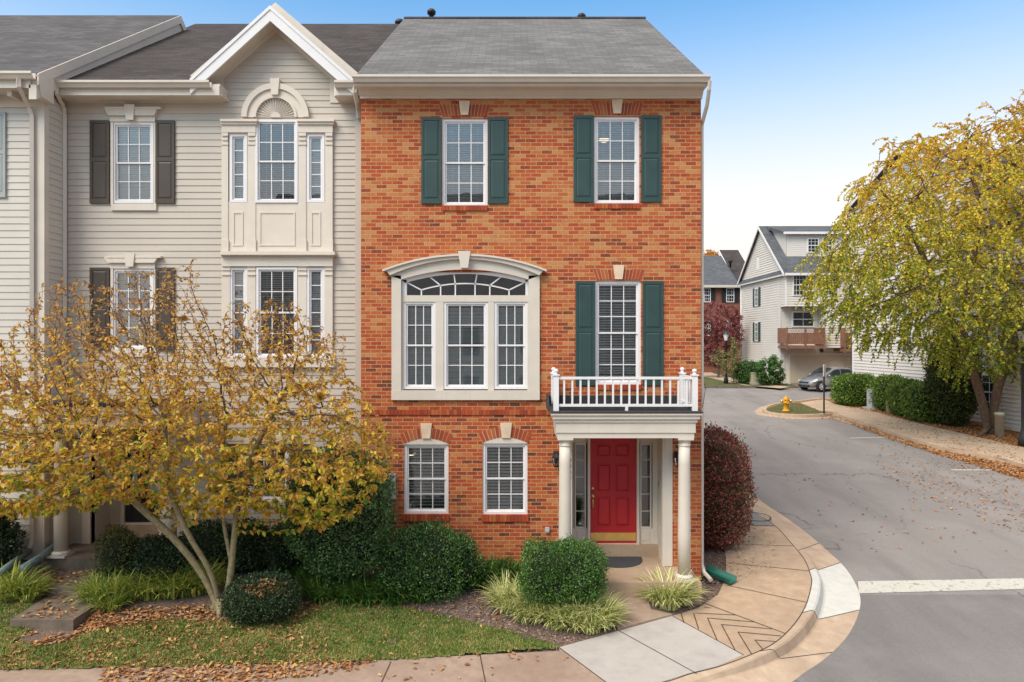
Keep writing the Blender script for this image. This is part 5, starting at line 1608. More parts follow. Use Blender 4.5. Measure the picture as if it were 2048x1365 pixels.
for px, py, lab in ((8, 1010, 'dark green bush at the left edge in front of the cream house'),):
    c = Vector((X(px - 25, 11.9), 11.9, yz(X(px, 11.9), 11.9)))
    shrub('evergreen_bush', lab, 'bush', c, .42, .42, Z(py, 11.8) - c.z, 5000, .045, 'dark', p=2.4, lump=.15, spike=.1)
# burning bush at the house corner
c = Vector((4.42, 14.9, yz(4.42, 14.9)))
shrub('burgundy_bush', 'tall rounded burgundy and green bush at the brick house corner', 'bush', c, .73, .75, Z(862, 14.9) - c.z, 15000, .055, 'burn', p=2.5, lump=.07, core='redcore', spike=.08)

# ---- hedges and evergreens by the side street
def lz(px, Y): return Vector((X(px, Y), Y, zr(Y) + .14))
shrub('clipped_hedge', 'clipped green hedge nearest the parked car', 'hedge', lz(1711, 37), 1.12, .9, 1.62, 9000, .11, 'hedge', p=3.2, lump=.07, simple=True)
for px, Y, lab in ((1782, 35.0, 'clipped green hedge bush just right of the grey utility cabinet'), (1818, 33.2, 'clipped green hedge bush in the middle of the row before the pale house'), (1852, 31.7, 'clipped green hedge bush touching the dark conifer')):
    shrub('clipped_hedge', lab, 'hedge', lz(px, Y), .85, .95, 1.72 - (.05 if px > 1840 else 0), 7000, .10, 'hedge', p=3.0, lump=.06, simple=True, group='clipped hedge row beside the pale house')
shrub('conifer', 'tall dark green columnar conifer between hedge and birch trunk', 'tree', lz(1906, 30.6), 1.0, 1.0, 4.0, 15000, .11, 'arbor', p=2.2, lump=.07, simple=True, updir=.8)
shrub('evergreen_bush', 'dark bush behind the birch trunk below the pale house window', 'bush', lz(2040, 32.5), 1.3, .9, 1.6, 6000, .1, 'dark', p=2.5, lump=.12, simple=True)
smalltree('large_shrub', 'loose round green shrub at the gable house corner, right of the tan box', 'bush', far(1540, 47.5), [[(1540, 770, 0), (1540, 745, 0)], [(1541, 768, 0), (1525, 740, 0)]], [(1512, 765), (1508, 735), (1525, 718), (1550, 708), (1566, 720), (1572, 755), (1560, 770), (1530, 772)], 1.1, 500, .15, 5200, .13, 'box2', .006)
shrub('large_shrub', 'dark green rounded shrub left of the tan box, by the gable house', 'bush', far(1497, 49), 1.0, .9, 1.55, 5200, .11, 'box2', p=2.6, lump=.12, simple=True)

# ---- tufts of striped grass
M['vari'] = leafmat('striped_grass', [(0, (.150, .226, .048)), (.3, (.360, .420, .114)), (.6, (.690, .674, .293)), (.9, (.850, .810, .455)), (1, (.600, .374, .163))], trans=.2, rough=.5)
M['vari2'] = leafmat('green_striped_grass', [(0, (.090, .154, .031)), (.4, (.251, .343, .055)), (.75, (.574, .583, .140)), (1, (.807, .721, .250))], trans=.2, rough=.5)
M['lirio'] = leafmat('dark_green_grass', [(0, (.024, .066, .017)), (.5, (.069, .161, .031)), (.85, (.196, .321, .056)), (1, (.510, .472, .084))], trans=.2, rough=.45)
def clump_mesh(n, L, spread, w=.019):
    az = rng.uniform(0, 2 * np.pi, n); r0 = rng.random(n) ** .7 * spread
    base = np.stack([np.cos(az) * r0, np.sin(az) * r0, np.zeros(n)], 1)
    az2 = az + rng.normal(0, .5, n)
    out = np.stack([np.cos(az2), np.sin(az2), np.zeros(n)], 1)
    th = rng.uniform(.05, .65, n); ln = L * rng.uniform(.6, 1.15, n); bend = rng.uniform(.7, 1.8, n)
    sd = np.stack([-np.sin(az2), np.cos(az2), np.zeros(n)], 1)
    K_ = 5; p = base.copy(); rows = []
    for k in range(K_ + 1):
        ww = w * (1 - (k / K_) ** 2.2 * .9)
        rows.append((p - sd * ww / 2, p + sd * ww / 2))
        a = th + bend * (k / K_)
        p = p + (out * np.sin(a)[:, None] + np.array([0, 0, 1]) * np.cos(a)[:, None]) * (ln / K_)[:, None]
    v = np.stack([q for r in rows for q in r], 1).reshape(-1, 3)
    i = np.arange(n)[:, None] * (2 * (K_ + 1))
    f = np.concatenate([i + np.array([2 * k, 2 * k + 1, 2 * k + 3, 2 * k + 2]) for k in range(K_)], 0)
    return v, f
CL = {}
def clump(kind, px, py, s, label, group):
    mk, n, L, sp = {'v': ('vari', 230, .48, .15), 'g': ('vari2', 220, .46, .16), 'd': ('lirio', 210, .40, .17)}[kind]
    var = random.randrange(3)
    p = at(px, py) - Vector((0, 0, .01))
    if (kind, var) not in CL:
        v, f = clump_mesh(n, L, sp)
        o = npmesh('grass_clump', v, f, M[mk], base=(0, 0, 0)); CL[kind, var] = o
    else:
        o = CL[kind, var].copy(); COL.objects.link(o)
    o.location = p; o.rotation_euler = (0, 0, random.uniform(0, 6.28)); s *= 1.22; o.scale = (s, s, s * random.uniform(.85, 1.05))
    return tag(o, label, 'grass clump', group)
gv = 'striped grass clumps in front of the clipped boxwood'
vs_ = [(1012, 1206, .9), (1052, 1205, 1.0), (1045, 1225, .8), (1092, 1216, 1.05), (1128, 1212, .9), (1120, 1236, 1.0), (1160, 1240, 1.0), (1150, 1222, .9), (1196, 1246, 1.0), (1188, 1228, .9), (1212, 1250, .8), (1085, 1196, .8), (1016, 1222, .85), (1050, 1240, .8), (1082, 1240, .9), (1112, 1252, .85), (1148, 1258, .85), (1182, 1262, .8), (1072, 1226, .9)]
for i, (a, b, s) in enumerate(vs_): clump('v', a, b, s, 'cream striped grass clump in the dense band along the clipped boxwood and the walkway', gv)
for a, b, s in ((1338, 1212, 1.15), (1318, 1206, .9), (1360, 1206, .9), (1340, 1196, .9)):
    clump('v', a, b, s, 'cream striped grass clump in the rounded tuft before the porch slab', 'striped grass tuft by the right porch column')
for a, b, s in ((195, 1205, 1.0), (225, 1200, 1.0), (235, 1185, 1.0), (268, 1196, 1.05), (262, 1178, .9), (305, 1192, 1.1), (300, 1172, .9), (345, 1190, 1.1), (340, 1168, 1.0), (385, 1186, 1.0), (380, 1165, 1.0), (412, 1180, .9), (408, 1160, .9), (225, 1218, .8)):
    clump('g', a, b, s, 'yellow green striped grass clump in the band left of the yellow tree trunk', 'striped grass clumps left of the tree trunk')
for a, b, s in ((22, 1195, 1.1), (55, 1200, .85), (-10, 1195, 1.0), (72, 1190, .6)):
    clump('g', a, b, s, 'yellow green striped grass clump at the left edge beside the dark steps', 'striped grass clumps left of the steps')
for a, b, s in ((625, 1180, .9), (640, 1200, .9), (668, 1185, 1.0), (690, 1203, 1.0), (715, 1188, 1.0), (735, 1205, 1.0), (765, 1190, 1.0), (785, 1205, 1.0), (812, 1192, 1.0), (840, 1200, .9), (600, 1160, .9), (560, 1135, .9), (600, 1130, .9), (650, 1160, .9), (530, 1120, .9), (490, 1115, .9)):
    clump('d', a, b, s, 'dark green grass clump in the band under the tall holly bush', 'dark grass clumps below the holly')
for a, b, s in ((960, 1165, 1.0), (985, 1150, 1.0), (1010, 1160, 1.0), (1030, 1148, .95), (975, 1175, .9), (1000, 1135, .9), (955, 1145, .9)):
    clump('d', a, b, s, 'green grass clump in the bed at the brick wall under the right ground floor window', 'grass clumps at the brick wall')

# ---- lawn blades and fallen leaves
M['blade'] = leafmat('lawn_blade', [(0, (.03, .09, .015)), (.32, (.075, .19, .028)), (.52, (.16, .25, .045)), (.70, (.38, .33, .11)), (1, (.56, .42, .20))], trans=.2, rough=.55, namp=1.1, nscale=2.2)
nb = 52000; pts = []
xs_ = [p[0] for w in LW for p in w]; ys_ = [p[1] for w in LW for p in w]
while len(pts) < nb:
    x, y = random.uniform(max(min(xs_), -8.6), max(xs_)), random.uniform(min(ys_), max(ys_))
    if onlawn(x + random.gauss(0, .03), y + random.gauss(0, .03)): pts.append((x, y, yz(x, y) + .015 + .02 * noise.noise((x * 2.5, y * 2.5, 3))))
P0 = np.array(pts); D0 = rng.normal(size=(nb, 3)) * .45 + np.array([0, 0, 1.0])
L0 = rng.uniform(.025, .065, nb)
v, f = leafgeo(P0, D0, rand_unit(nb), L0, np.full(nb, .010), .0, simple=True)
tag(npmesh('lawn_grass', v, f, M['blade'], base=(-3, 10, .3)), kind='stuff')
M['fallen'] = leafmat('fallen_leaf', [(0, (.138, .063, .029)), (.35, (.345, .149, .063)), (.65, (.529, .276, .115)), (.85, (.598, .380, .172)), (1, (.575, .391, .069))], trans=.1, rough=.7)
def scatter(name, areas, size, base, mat='fallen'):
    Ps = []
    for poly, n, zf in areas:
        xs, ys = [p[0] for p in poly], [p[1] for p in poly]; k = 0
        while k < n:
            a, b = random.uniform(min(xs), max(xs)), random.uniform(min(ys), max(ys))
            if not inside(poly, a, b): continue
            Ps.append(tuple(GY(a, b, zf))); k += 1
    P = np.array(Ps); n = len(P); P[:, 2] += rng.uniform(.004, .03, n)
    D = rng.normal(size=(n, 3)); D[:, 2] *= .22
    Nn = rng.normal(size=(n, 3)) * .35 + np.array([0, 0, 1])
    L = rng.uniform(.6, 1.25, n) * size
    v, f = leafgeo(P, D, Nn, L, L * rng.uniform(.4, .6, n), .22)
    return tag(npmesh(name, v, f, M[mat], base=base), kind='stuff')
swz = lambda x, y: zside(x, y)
M['chip'] = leafmat('mulch_chip', [(0, (.07, .04, .03)), (.4, (.18, .115, .09)), (.75, (.34, .24, .19)), (1, (.50, .40, .33))], trans=.0, rough=.9)
scatter('fallen_leaves', [
    ([(0, 1340), (30, 1290), (180, 1262), (300, 1236), (440, 1238), (560, 1230), (640, 1215), (660, 1322), (220, 1332)], 3600, yz),
    ([(180, 1220), (420, 1215), (440, 1240), (250, 1262), (160, 1268)], 900, yz),
    ([(540, 1215), (840, 1215), (1000, 1265), (900, 1308), (660, 1322), (500, 1300)], 500, yz),
    ([(440, 1235), (640, 1205), (820, 1210), (640, 1222), (500, 1245)], 420, yz),
    ([(210, 1332), (620, 1322), (760, 1320), (700, 1345), (500, 1365), (210, 1370)], 900, swz),
    ([(620, 1324), (1100, 1297), (1150, 1330), (950, 1365), (600, 1365)], 40, swz),
    ([(0, 1195), (100, 1195), (100, 1250), (0, 1310)], 170, yz),
    ([(80, 1130), (150, 1140), (110, 1200), (60, 1190)], 120, yz),
    ([(40, 1240), (100, 1195), (160, 1195), (150, 1238)], 60, lambda x, y: .645), ([(118, 1172), (150, 1140), (205, 1140), (205, 1172)], 36, lambda x, y: .785),
    ([(480, 1178), (505, 1158), (560, 1155), (600, 1172), (560, 1192), (500, 1195)], 190, lambda x, y: yz(x, 10.9) + (Z(1160, 10.9) - yz(-4.0, 10.9)) * math.sqrt(max(.2, 1 - ((x + 4.0) / .62) ** 2 - ((y - 10.9) / .62) ** 2)) + .03),
    ([(880, 1180), (980, 1200), (1100, 1265), (1000, 1258), (860, 1215)], 30, yz),
], .08, (-4, 10, .3))
def chips(areas):
    Ps = []
    for poly, n in areas:
        xs, ys = [p[0] for p in poly], [p[1] for p in poly]; k = 0
        while k < n:
            a, b = random.uniform(min(xs), max(xs)), random.uniform(min(ys), max(ys))
            if inside(poly, a, b): q = GY(a, b); Ps.append((q.x, q.y, soil(q.x, q.y) + .004)); k += 1
    P = np.array(Ps); n = len(P); D = rng.normal(size=(n, 3)); D[:, 2] *= .25
    L = rng.uniform(.025, .075, n); v, f = leafgeo(P, D, rng.normal(size=(n, 3)) * .5 + np.array([0, 0, 1]), L, L * .35, .1, simple=True)
    tag(npmesh('mulch_chips', v, f, M['chip'], base=(0, 11, .3)), kind='stuff')
chips([([(440, 1230), (640, 1200), (860, 1195), (1000, 1150), (1040, 1190), (1230, 1255), (1118, 1292), (1000, 1262), (830, 1224), (660, 1214), (560, 1238)], 5200),
       ([(1390, 1165), (1445, 1110), (1452, 1150), (1436, 1190), (1395, 1216), (1360, 1215)], 700), ([(1410, 1060), (1445, 1090), (1450, 1130), (1410, 1130)], 300),
       ([(80, 1130), (220, 1130), (110, 1200), (20, 1200)], 600), ([(170, 1215), (440, 1200), (440, 1240), (150, 1265)], 900)])
M['pale_fallen'] = leafmat('pale_fallen_leaf', [(0, (.30, .2, .1)), (.6, (.5, .4, .26)), (1, (.6, .52, .4))], trans=.1, rough=.7)
scatter('small_fallen_leaves', [([(1455, 1050), (1530, 1060), (1560, 1090), (1540, 1140), (1480, 1160), (1455, 1140)], 330, swz)], .045, (4.6, 14, .3), 'pale_fallen')
rz_ = lambda x, y: zr(y) + .005
M['orange_fallen'] = leafmat('orange_fallen_leaf', [(0, (.20, .08, .03)), (.4, (.42, .18, .06)), (.75, (.52, .27, .11)), (1, (.55, .38, .2))], trans=.1, rough=.7)
scatter('street_leaves', [
    ([(1680, 838), (1750, 856), (1790, 872), (1885, 900), (1965, 918), (2060, 938), (2060, 965), (1960, 934), (1880, 912), (1780, 880), (1720, 858)], 3800, rz_),
    ([(1640, 828), (1700, 838), (1690, 848), (1630, 835)], 120, rz_),
    ([(1760, 880), (2060, 955), (2060, 1080), (1850, 1000), (1740, 930)], 550, rz_),
    ([(1600, 850), (1850, 950), (2060, 1120), (1700, 1100), (1560, 950)], 120, rz_),
    ([(1690, 816), (1740, 824), (1810, 842), (1900, 862), (2060, 900), (2060, 865), (1950, 835), (1850, 835), (1760, 815)], 3600, litter_z),
    ([(1750, 850), (1890, 893), (2060, 930), (2060, 900), (1890, 862), (1800, 840)], 420, litter_z),
    ([(1560, 825), (1650, 825), (1620, 812), (1570, 812)], 70, litter_z),
], .09, (17, 27, .8), 'orange_fallen')
# ================================================================== FAR HOUSES
def far_window(par, fr, u0, u1, z0, z1, cols=2, rows=4, shut=None, trim=.07, name='window'):
    """window on any wall; fr(u,z,d) gives a point d in front of the wall"""
    def bx(mb, a, b, c, e, d0, d1):
        d0, d1 = (d0 if d0 < 0 else d0 + .04), d1 + .04
        v = [fr(a, c, d0), fr(b, c, d0), fr(b, e, d0), fr(a, e, d0), fr(a, c, d1), fr(b, c, d1), fr(b, e, d1), fr(a, e, d1)]
        mb.add(v, [(0, 1, 2, 3), (4, 5, 6, 7), (0, 1, 5, 4), (1, 2, 6, 5), (2, 3, 7, 6), (3, 0, 4, 7)])
    m = MB()
    bx(m, u0, u1, z1 - trim, z1, -.02, .05); bx(m, u0, u1, z0, z0 + trim, -.02, .05); bx(m, u0, u0 + trim, z0 + trim, z1 - trim, -.02, .05); bx(m, u1 - trim, u1, z0 + trim, z1 - trim, -.02, .05)
    zm = (z0 + z1) / 2; bx(m, u0 + trim, u1 - trim, zm - .03, zm + .03, 0, .045)
    for i in range(1, cols): x = u0 + (u1 - u0) * i / cols; bx(m, x - .012, x + .012, z0 + trim, z1 - trim, 0, .035)
    for j in range(1, rows):
        if j * 2 != rows: zz = z0 + (z1 - z0) * j / rows; bx(m, u0 + trim, u1 - trim, zz - .012, zz + .012, 0, .033)
    w = m.build(name, M['white'], par)
    g = MB(); bx(g, u0 + trim, u1 - trim, z0 + trim, z1 - trim, .0, .02); g.build('pane', M['darkglass'], w)
    if shut:
        for a, b in ((u0 - .42, u0 - .02), (u1 + .02, u1 + .42)):
            s = MB(); bx(s, a, b, z0, z1, -.01, .05); bx(s, a + .06, b - .06, zm + .08, z1 - .1, .05, .06); bx(s, a + .06, b - .06, z0 + .1, zm - .08, .05, .06)
            s.build('shutter', M[shut], par)
    return w

# ---- pale gable house with decks and garage
gxw, gyf, gyb = 19.9, 49.6, 59.3
gz0, gze, gzp = 1.7, H + 5.05, H + 9.05
gh = thing('gable_house', 'pale siding house with steep gable, shed dormer, wooden decks and tan garage door', 'house', (24, 54, 1.7))
x1h = 31.5
mb = MB()
frs = lambda u, z, d: (gxw - d, u, z)
frf = lambda u, z, d: (u, gyf - d, z)
yu = gyf                                              # upper storeys
yl_ = gyf + 1.0                                       # set back below
siding(mb, gyf + .9, gyb, gz0, gze, (), frs, .18, .002, .04)
siding(mb, gyf, gyf + .9, Z(613, gyf), gze, (), frs, .18, .002, .04)
ym = (gyf + gyb) / 2
siding(mb, 0, 1, gze, gzp, (), frs, .18, .002, .04, ul=lambda z: gyf + (ym - gyf) * (z - gze) / (gzp - gze), ur=lambda z: gyb + (ym - gyb) * (z - gze) / (gzp - gze))
zf1 = Z(613, gyf)
siding(mb, gxw, x1h, zf1, gze, (), frf, .18, .002, .04)
frl = lambda u, z, d: (u, yl_ - d, z)
zg = Z(709, gyf)
siding(mb, gxw, 22.6, zg + .1, zf1, (), frl, .18, .002, .04)
zb2 = Z(696, gyf)
siding(mb, 22.75, 24.55, zb2, zf1, (), frf, .18, .002, .04)
siding(mb, gyf, yl_, zb2, zf1, (), lambda u, z, d: (22.75 - d, u, z), .16, .004, .02)
siding(mb, 24.6, x1h, zg + .1, zf1, (), frl, .18, .002, .04)
siding(mb, gxw, x1h, gz0, zg + .1, ((20.2, 24.75, 0, zg - .05),), frl, .18, .002, .04)
mb.build('wall', M['siding3'], gh, normals=False)
co_ = MB().box(gxw + .03, x1h, yl_ + .03, gyb, gz0, gze - .2).box(gxw + .03, x1h, gyf + .03, yl_ + .03, zf1 + .02, gze - .2)
co_.box(22.78, 24.5, gyf + .03, yl_ + .03, zb2, zf1 + .02)
co_.prism_x([(gyf + .1, gze - .2), (ym, gzp - .2), (gyb - .1, gze - .2)], gxw + .03, x1h)
co_.build('wall_core', M['siding3'], gh)
slp = (gzp - gze) / (ym - gyf)
ro = MB().prism_x([(gyf - .3, gze - .3 * slp + .12), (ym, gzp + .12), (gyb + .3, gze - .3 * slp + .12), (gyb + .3, gze - .3 * slp), (ym, gzp), (gyf - .3, gze - .3 * slp)], gxw - .25, x1h)
rfh = ro.build('roof', M['roof_d'], gh)
tb2 = MB()
rp = [(gyf - .3, gze - .3 * slp + .10), (ym, gzp + .10), (gyb + .3, gze - .3 * slp + .10), (gyb + .3, gze - .3 * slp - .12), (ym, gzp - .12), (gyf - .3, gze - .3 * slp - .12)]
tb2.prism_x(rp, gxw - .29, gxw - .251)
tb2.box(gxw - .2, x1h, gyf - .42, gyf - .29, gze - .32, gze - .14)
tb2.box(gxw - .04, gxw + .06, gyf - .04, gyf + .06, zf1, gze - .3)
tb2.box(gxw - .03, gxw + .08, yl_ - .04, yl_ + .06, gz0, zf1)
tb2.box(gxw - .25, gxw - .2, gyf - .3, gyb + .3, gze - .30, gze - .12)
tb2.build('trim', M['white'], gh)
pe = MB().prism([(gxw - .3, gze - .14), (gxw - .01, gze + .22), (gxw - .01, gze - .14)], gyf - .1, gyb + .2)
pe.build('pent_roof', M['roof_d'], gh)
# dormer
yd_ = 51.0; zd0, zd1 = Z(521, yd_), Z(470, yd_); xd0 = X(1573, yd_)
dm_ = MB()
siding(dm_, xd0, x1h, zd0, zd1, (), lambda u, z, d: (u, yd_ - d, z), .16, .004, .02)
ytop = gyf + (zd1 - gze) / slp
siding(dm_, 0, 1, zd0, zd1, (), lambda u, z, d: (xd0 - d, u, z), .16, .004, .02, ul=lambda z: yd_, ur=lambda z: max(gyf + (z - gze) / slp + .2, yd_ + .02))
dm_.prism_x([(yd_, zd1), (gyf + (zd1 - gze) / slp + .3, zd1), (ym, gzp + .05)], xd0 - .015, xd0 + .02)
dor = dm_.build('dormer', M['siding3'], gh, normals=False)
MB().prism_x([(yd_ - .25, zd1 + .02), (yd_ - .25, zd1 + .2), (ym + .2, gzp + .16), (ym + .2, gzp - .1)], xd0 - .3, x1h).build('dormer_roof', M['roof_d'], dor)
MB().box(xd0 - .32, x1h, yd_ - .36, yd_ - .25, zd1 + .0, zd1 + .18).build('fascia', M['white'], dor)
for a, b in ((1614, 1637), (1643, 1664)): far_window(gh, lambda u, z, d: (u, yd_ - d, z), X(a, yd_), X(b, yd_), Z(506, yd_), Z(477, yd_), 3, 4)
far_window(gh, frf, X(1585, gyf), X(1612, gyf), Z(592, gyf), Z(549, gyf), 4, 4)
far_window(gh, frf, X(1650, gyf), X(1676, gyf), Z(592, gyf), Z(549, gyf), 4, 4)
for (za, zb) in ((613, 576), (683, 645)): far_window(gh, frs, 55.0, 55.75, Z(za, 55.3), Z(zb, 55.3), 2, 4, 'green', .1)
av = MB().prism([(-.22, 0), (.22, 0), (.22, .8), (.12, .95), (0, 1.0), (-.12, .95), (-.22, .8)], 0, .05)
av.v = [(gxw - .06 + y, 55.2 + x, Z(541, 55.2) + z_) for x, y, z_ in av.v]
av.build('attic_vent', M['white'], gh)
# french window, deck, second deck, meter, garage
far_window(gh, frl, X(1583, yl_), X(1628, yl_), Z(655, yl_), Z(631, yl_) + .3, 2, 2, None, .1, 'french_door')
tw = MB().box(X(1583, yl_), X(1628, yl_), yl_ - .05, yl_ - .025, Z(630, yl_) + .2, Z(621, yl_) + .25); tw.build('transom', M['glass'], gh)
def deck(x0, x1, y0, y1, z0, z1, label=None):
    d = MB()
    d.box(x0, x1, y0, y1, z0 - .2, z0)
    pw_ = .11
    for x in ([x0, (x0 + x1) / 2, x1] if x1 - x0 > 1.5 else [x0, x1]): d.box(x - pw_ / 2, x + pw_ / 2, y0 - .03, y0 + pw_, z0 - .3, z1 + .02)
    d.box(x0, x1, y0, y0 + .08, z1 - .06, z1)
    d.box(x0, x1, y0 + .02, y0 + .06, z1 - .42, z1 - .36); d.box(x0, x1, y0 + .02, y0 + .06, z0 + .12, z0 + .18)
    n_ = int((x1 - x0) / .14)
    for i in range(n_): d.box(x0 + (x1 - x0) * (i + .04) / n_, x0 + (x1 - x0) * (i + .96) / n_, y0 + .03, y0 + .05, z0 + .18, z1 - .42)
    n_ = int((x1 - x0) / .18)
    for i in range(n_):
        a, b = x0 + (x1 - x0) * i / n_, x0 + (x1 - x0) * (i + 1) / n_
        for s in (0, 1):
            za, zb = (z1 - .36, z1 - .06) if s else (z1 - .06, z1 - .36)
            d.add([(a, y0 + .035 + s * .008, za - .02), (b, y0 + .035 + s * .008, zb - .02), (b, y0 + .035 + s * .008, zb + .02), (a, y0 + .035 + s * .008, za + .02)], [(0, 1, 2, 3)])
    for x in (x0, x1): d.box(x - .02, x + .02, y0, y1, z0 + .15, z1)
    d.build('deck', M['deck'], gh)
ydk = 48.9
deck(X(1574, ydk), X(1649, ydk), ydk, yl_, Z(692, ydk), Z(656, ydk))
deck(X(1690, ydk), X(1760, ydk), ydk, yl_, Z(698, ydk), Z(656, ydk))
far_window(gh, frf, X(1659, gyf), X(1669, gyf), Z(645, gyf), Z(627, gyf), 1, 2, None, .06)
mm = MB().lathe([(.0, -.15), (.16, -.14), (.18, -.05), (.18, 0)], X(1662, gyf), gyf - .02, 14, axis='y', cz=Z(653, gyf)); mm.build('meter', M['greypl'], gh)
gd = MB()
ga, gb, gc, ge = X(1581, yl_ - .05), X(1706, yl_ - .05), gz0 - .02, zg - .1
gd.box(ga, gb, yl_ - .03, yl_ + .02, gc, ge)
for j in range(4):
    for i in range(8):
        a, b = ga + (gb - ga) * (i + .08) / 8, ga + (gb - ga) * (i + .92) / 8
        c, e = gc + (ge - gc) * (j + .12) / 4, gc + (ge - gc) * (j + .88) / 4
        gd.frame(a, b, c, e, .05, yl_ - .045, yl_ - .03)
gd.build('garage_door', M['garage'], gh)
MB().frame(ga - .15, gb + .15, gc - .3, ge + .15, .14, yl_ - .06, yl_ + .02).build('door_frame', M['trim2'], gh)
MB().box(X(1642, yl_) - .1, X(1642, yl_) + .1, yl_ - .2, yl_, zg + .15, zg + .5).build('light', M['black'], gh)
MB().tube([(gxw - .08, gyb - .2, gze - .2), (gxw - .08, gyb - .2, 1.8)], .05, 6).build('downspout', M['white'], gh)

# ---- far brick house
yk = 66.0
fb = thing('far_brick_house', 'far red brick house with grey roof behind the red tree', 'house', (X(1440, yk), yk, 1.7))
bx0, bx1 = X(1300, yk), X(1500, yk)
zez = Z(570, yk)
MB().box(bx0, bx1, yk, yk + 10, 1.6, zez).build('wall', M['dullbrick'], fb)
frk = lambda u, z, d: (u, yk - d, z)
zrr = Z(512, yk + 5.5)
MB().prism_x([(yk - .4, zez - .05), (yk + 5.5, zrr), (yk + 11, zez - .05), (yk + 11, zez - .2), (yk - .4, zez - .2)], bx0, X(1477, yk)).build('roof', M['roof_d'], fb)
MB().prism_x([(yk + 1.0, zez + .4), (yk + 6.5, zrr + .75), (yk + 12, zez + .4)], X(1479, yk), bx1 + 1).build('upper_roof', M['roof_b'], fb)
MB().prism_x([(yk + 1.0, zez + .4), (yk + 6.5, zrr + .8), (yk + 6.5, zrr + .3), (yk + 1.0, zez)], X(1477, yk), X(1478.5, yk)).build('rake_board', M['white'], fb)
MB().box(bx0, bx1, yk - .5, yk - .01, zez - .3, zez - .06).build('gutter', M['trim'], fb)
for a, b in ((1407, 1421), (1452, 1468), (1380, 1394)):
    for c, e in ((605, 577), (672, 642)): far_window(fb, frk, X(a, yk), X(b, yk), Z(c, yk), Z(e, yk), 3, 4, 'black')
MB().lathe([(.1, 0), (.1, .5), (.2, .5), (.2, .75), (0, .8)], X(1462, yk + 2), yk + 2.2, 10, cz=Z(535, yk + 2)).build('vent_pipe', M['black'], fb)

# ---- pale house behind the birch
xw = 21.5
ph_ = thing('pale_side_house', 'tall pale siding house behind the birch tree and hedges', 'house', (26, 34, .9))
mb = MB()
frp = lambda u, z, d: (xw - d, u, z)
zr_e = H + 8.35
siding(mb, 32, 43, .6, zr_e, (), frp, .18, .002, .04)
zn_ = H + 5.2
siding(mb, 23.5, 32, .6, zn_, (), frp, .18, .002, .04)
siding(mb, 0, 1, zr_e, zr_e + 1.9, (), frp, .18, .002, .04, ul=lambda z: 32 + 5.5 * (z - zr_e) / 1.9, ur=lambda z: 43 - 5.5 * (z - zr_e) / 1.9)
siding(mb, xw, 33, .6, zr_e, (), lambda u, z, d: (u, 43 + d, z), .13, .004, .018)
siding(mb, xw, 33, zn_, zr_e, (), lambda u, z, d: (u, 32 - d, z), .13, .004, .018)
siding(mb, xw, 33, .6, zn_, (), lambda u, z, d: (u, 23.5 - d, z), .13, .004, .018)
mb.build('wall', M['siding3'], ph_, normals=False)
MB().box(xw + .02, 33, 23.55, 42.95, .3, zn_).box(xw + .02, 33, 32.05, 42.95, zn_, zr_e).build('wall_core', M['siding3'], ph_)
rr = MB().prism([(xw - .4, zn_ - .1), (27.2, zn_ + 2.6), (33.4, zn_ - .1)], 23.2, 32)
rr.prism_x([(31.6, zr_e - .15), (37.5, zr_e + 2.05), (43.4, zr_e - .15), (43.4, zr_e + .0), (37.5, zr_e + 2.2), (31.6, zr_e)], xw - .35, 33)
rr.build('roof', M['roof_d'], ph_)
MB().prism_x([(31.6, zr_e - .25), (37.5, zr_e + 1.95), (43.4, zr_e - .25), (43.4, zr_e - .02), (37.5, zr_e + 2.16), (31.6, zr_e - .02)], xw - .40, xw - .36).box(xw - .05, xw + .05, 42.9, 43.05, .7, zr_e).build('trim', M['white'], ph_)
for u0, u1, c, e in ((30.1, 31.2, 4.6, 6.4), (30.1, 31.2, 1.7, 3.4), (36.5, 37.6, 7.5, 9.3), (36.5, 37.6, 4.2, 6.0), (26, 27, 1.7, 3.4), (26, 27, 4.6, 6.4)):
    far_window(ph_, frp, u0, u1, c, e, 2, 4, None, .11)

# ================================================================== STREET OBJECTS
# hydrant
hp = G(1572, 823, .15)
hy = thing('fire_hydrant', 'yellow fire hydrant on the leafy corner island', 'hydrant', hp)
k = .98
MB().lathe([(.20, 0), (.20, .05), (.14, .06), (.125, .12), (.125, .40), (.17, .41), (.17, .46), (.13, .48), (.13, .56), (.16, .57), (.15, .63), (.10, .70), (.05, .73), (.04, .78), (0, .79)], hp.x, hp.y, 18, cz=hp.z).build('barrel', M['yellow'], hy)
MB().lathe([(.08, -.22), (.08, .22)], hp.x, hp.y, 12, axis='x', cz=hp.z + .52).lathe([(.085, -.22), (.085, 0)], hp.x, hp.y, 12, axis='y', cz=hp.z + .47).build('outlets', M['yellow'], hy)
MB().lathe([(.09, -.27), (.095, -.20)], hp.x, hp.y, 10, axis='x', cz=hp.z + .52).lathe([(.095, .20), (.09, .27)], hp.x, hp.y, 10, axis='x', cz=hp.z + .52).build('cap', M['chrome'], hy)
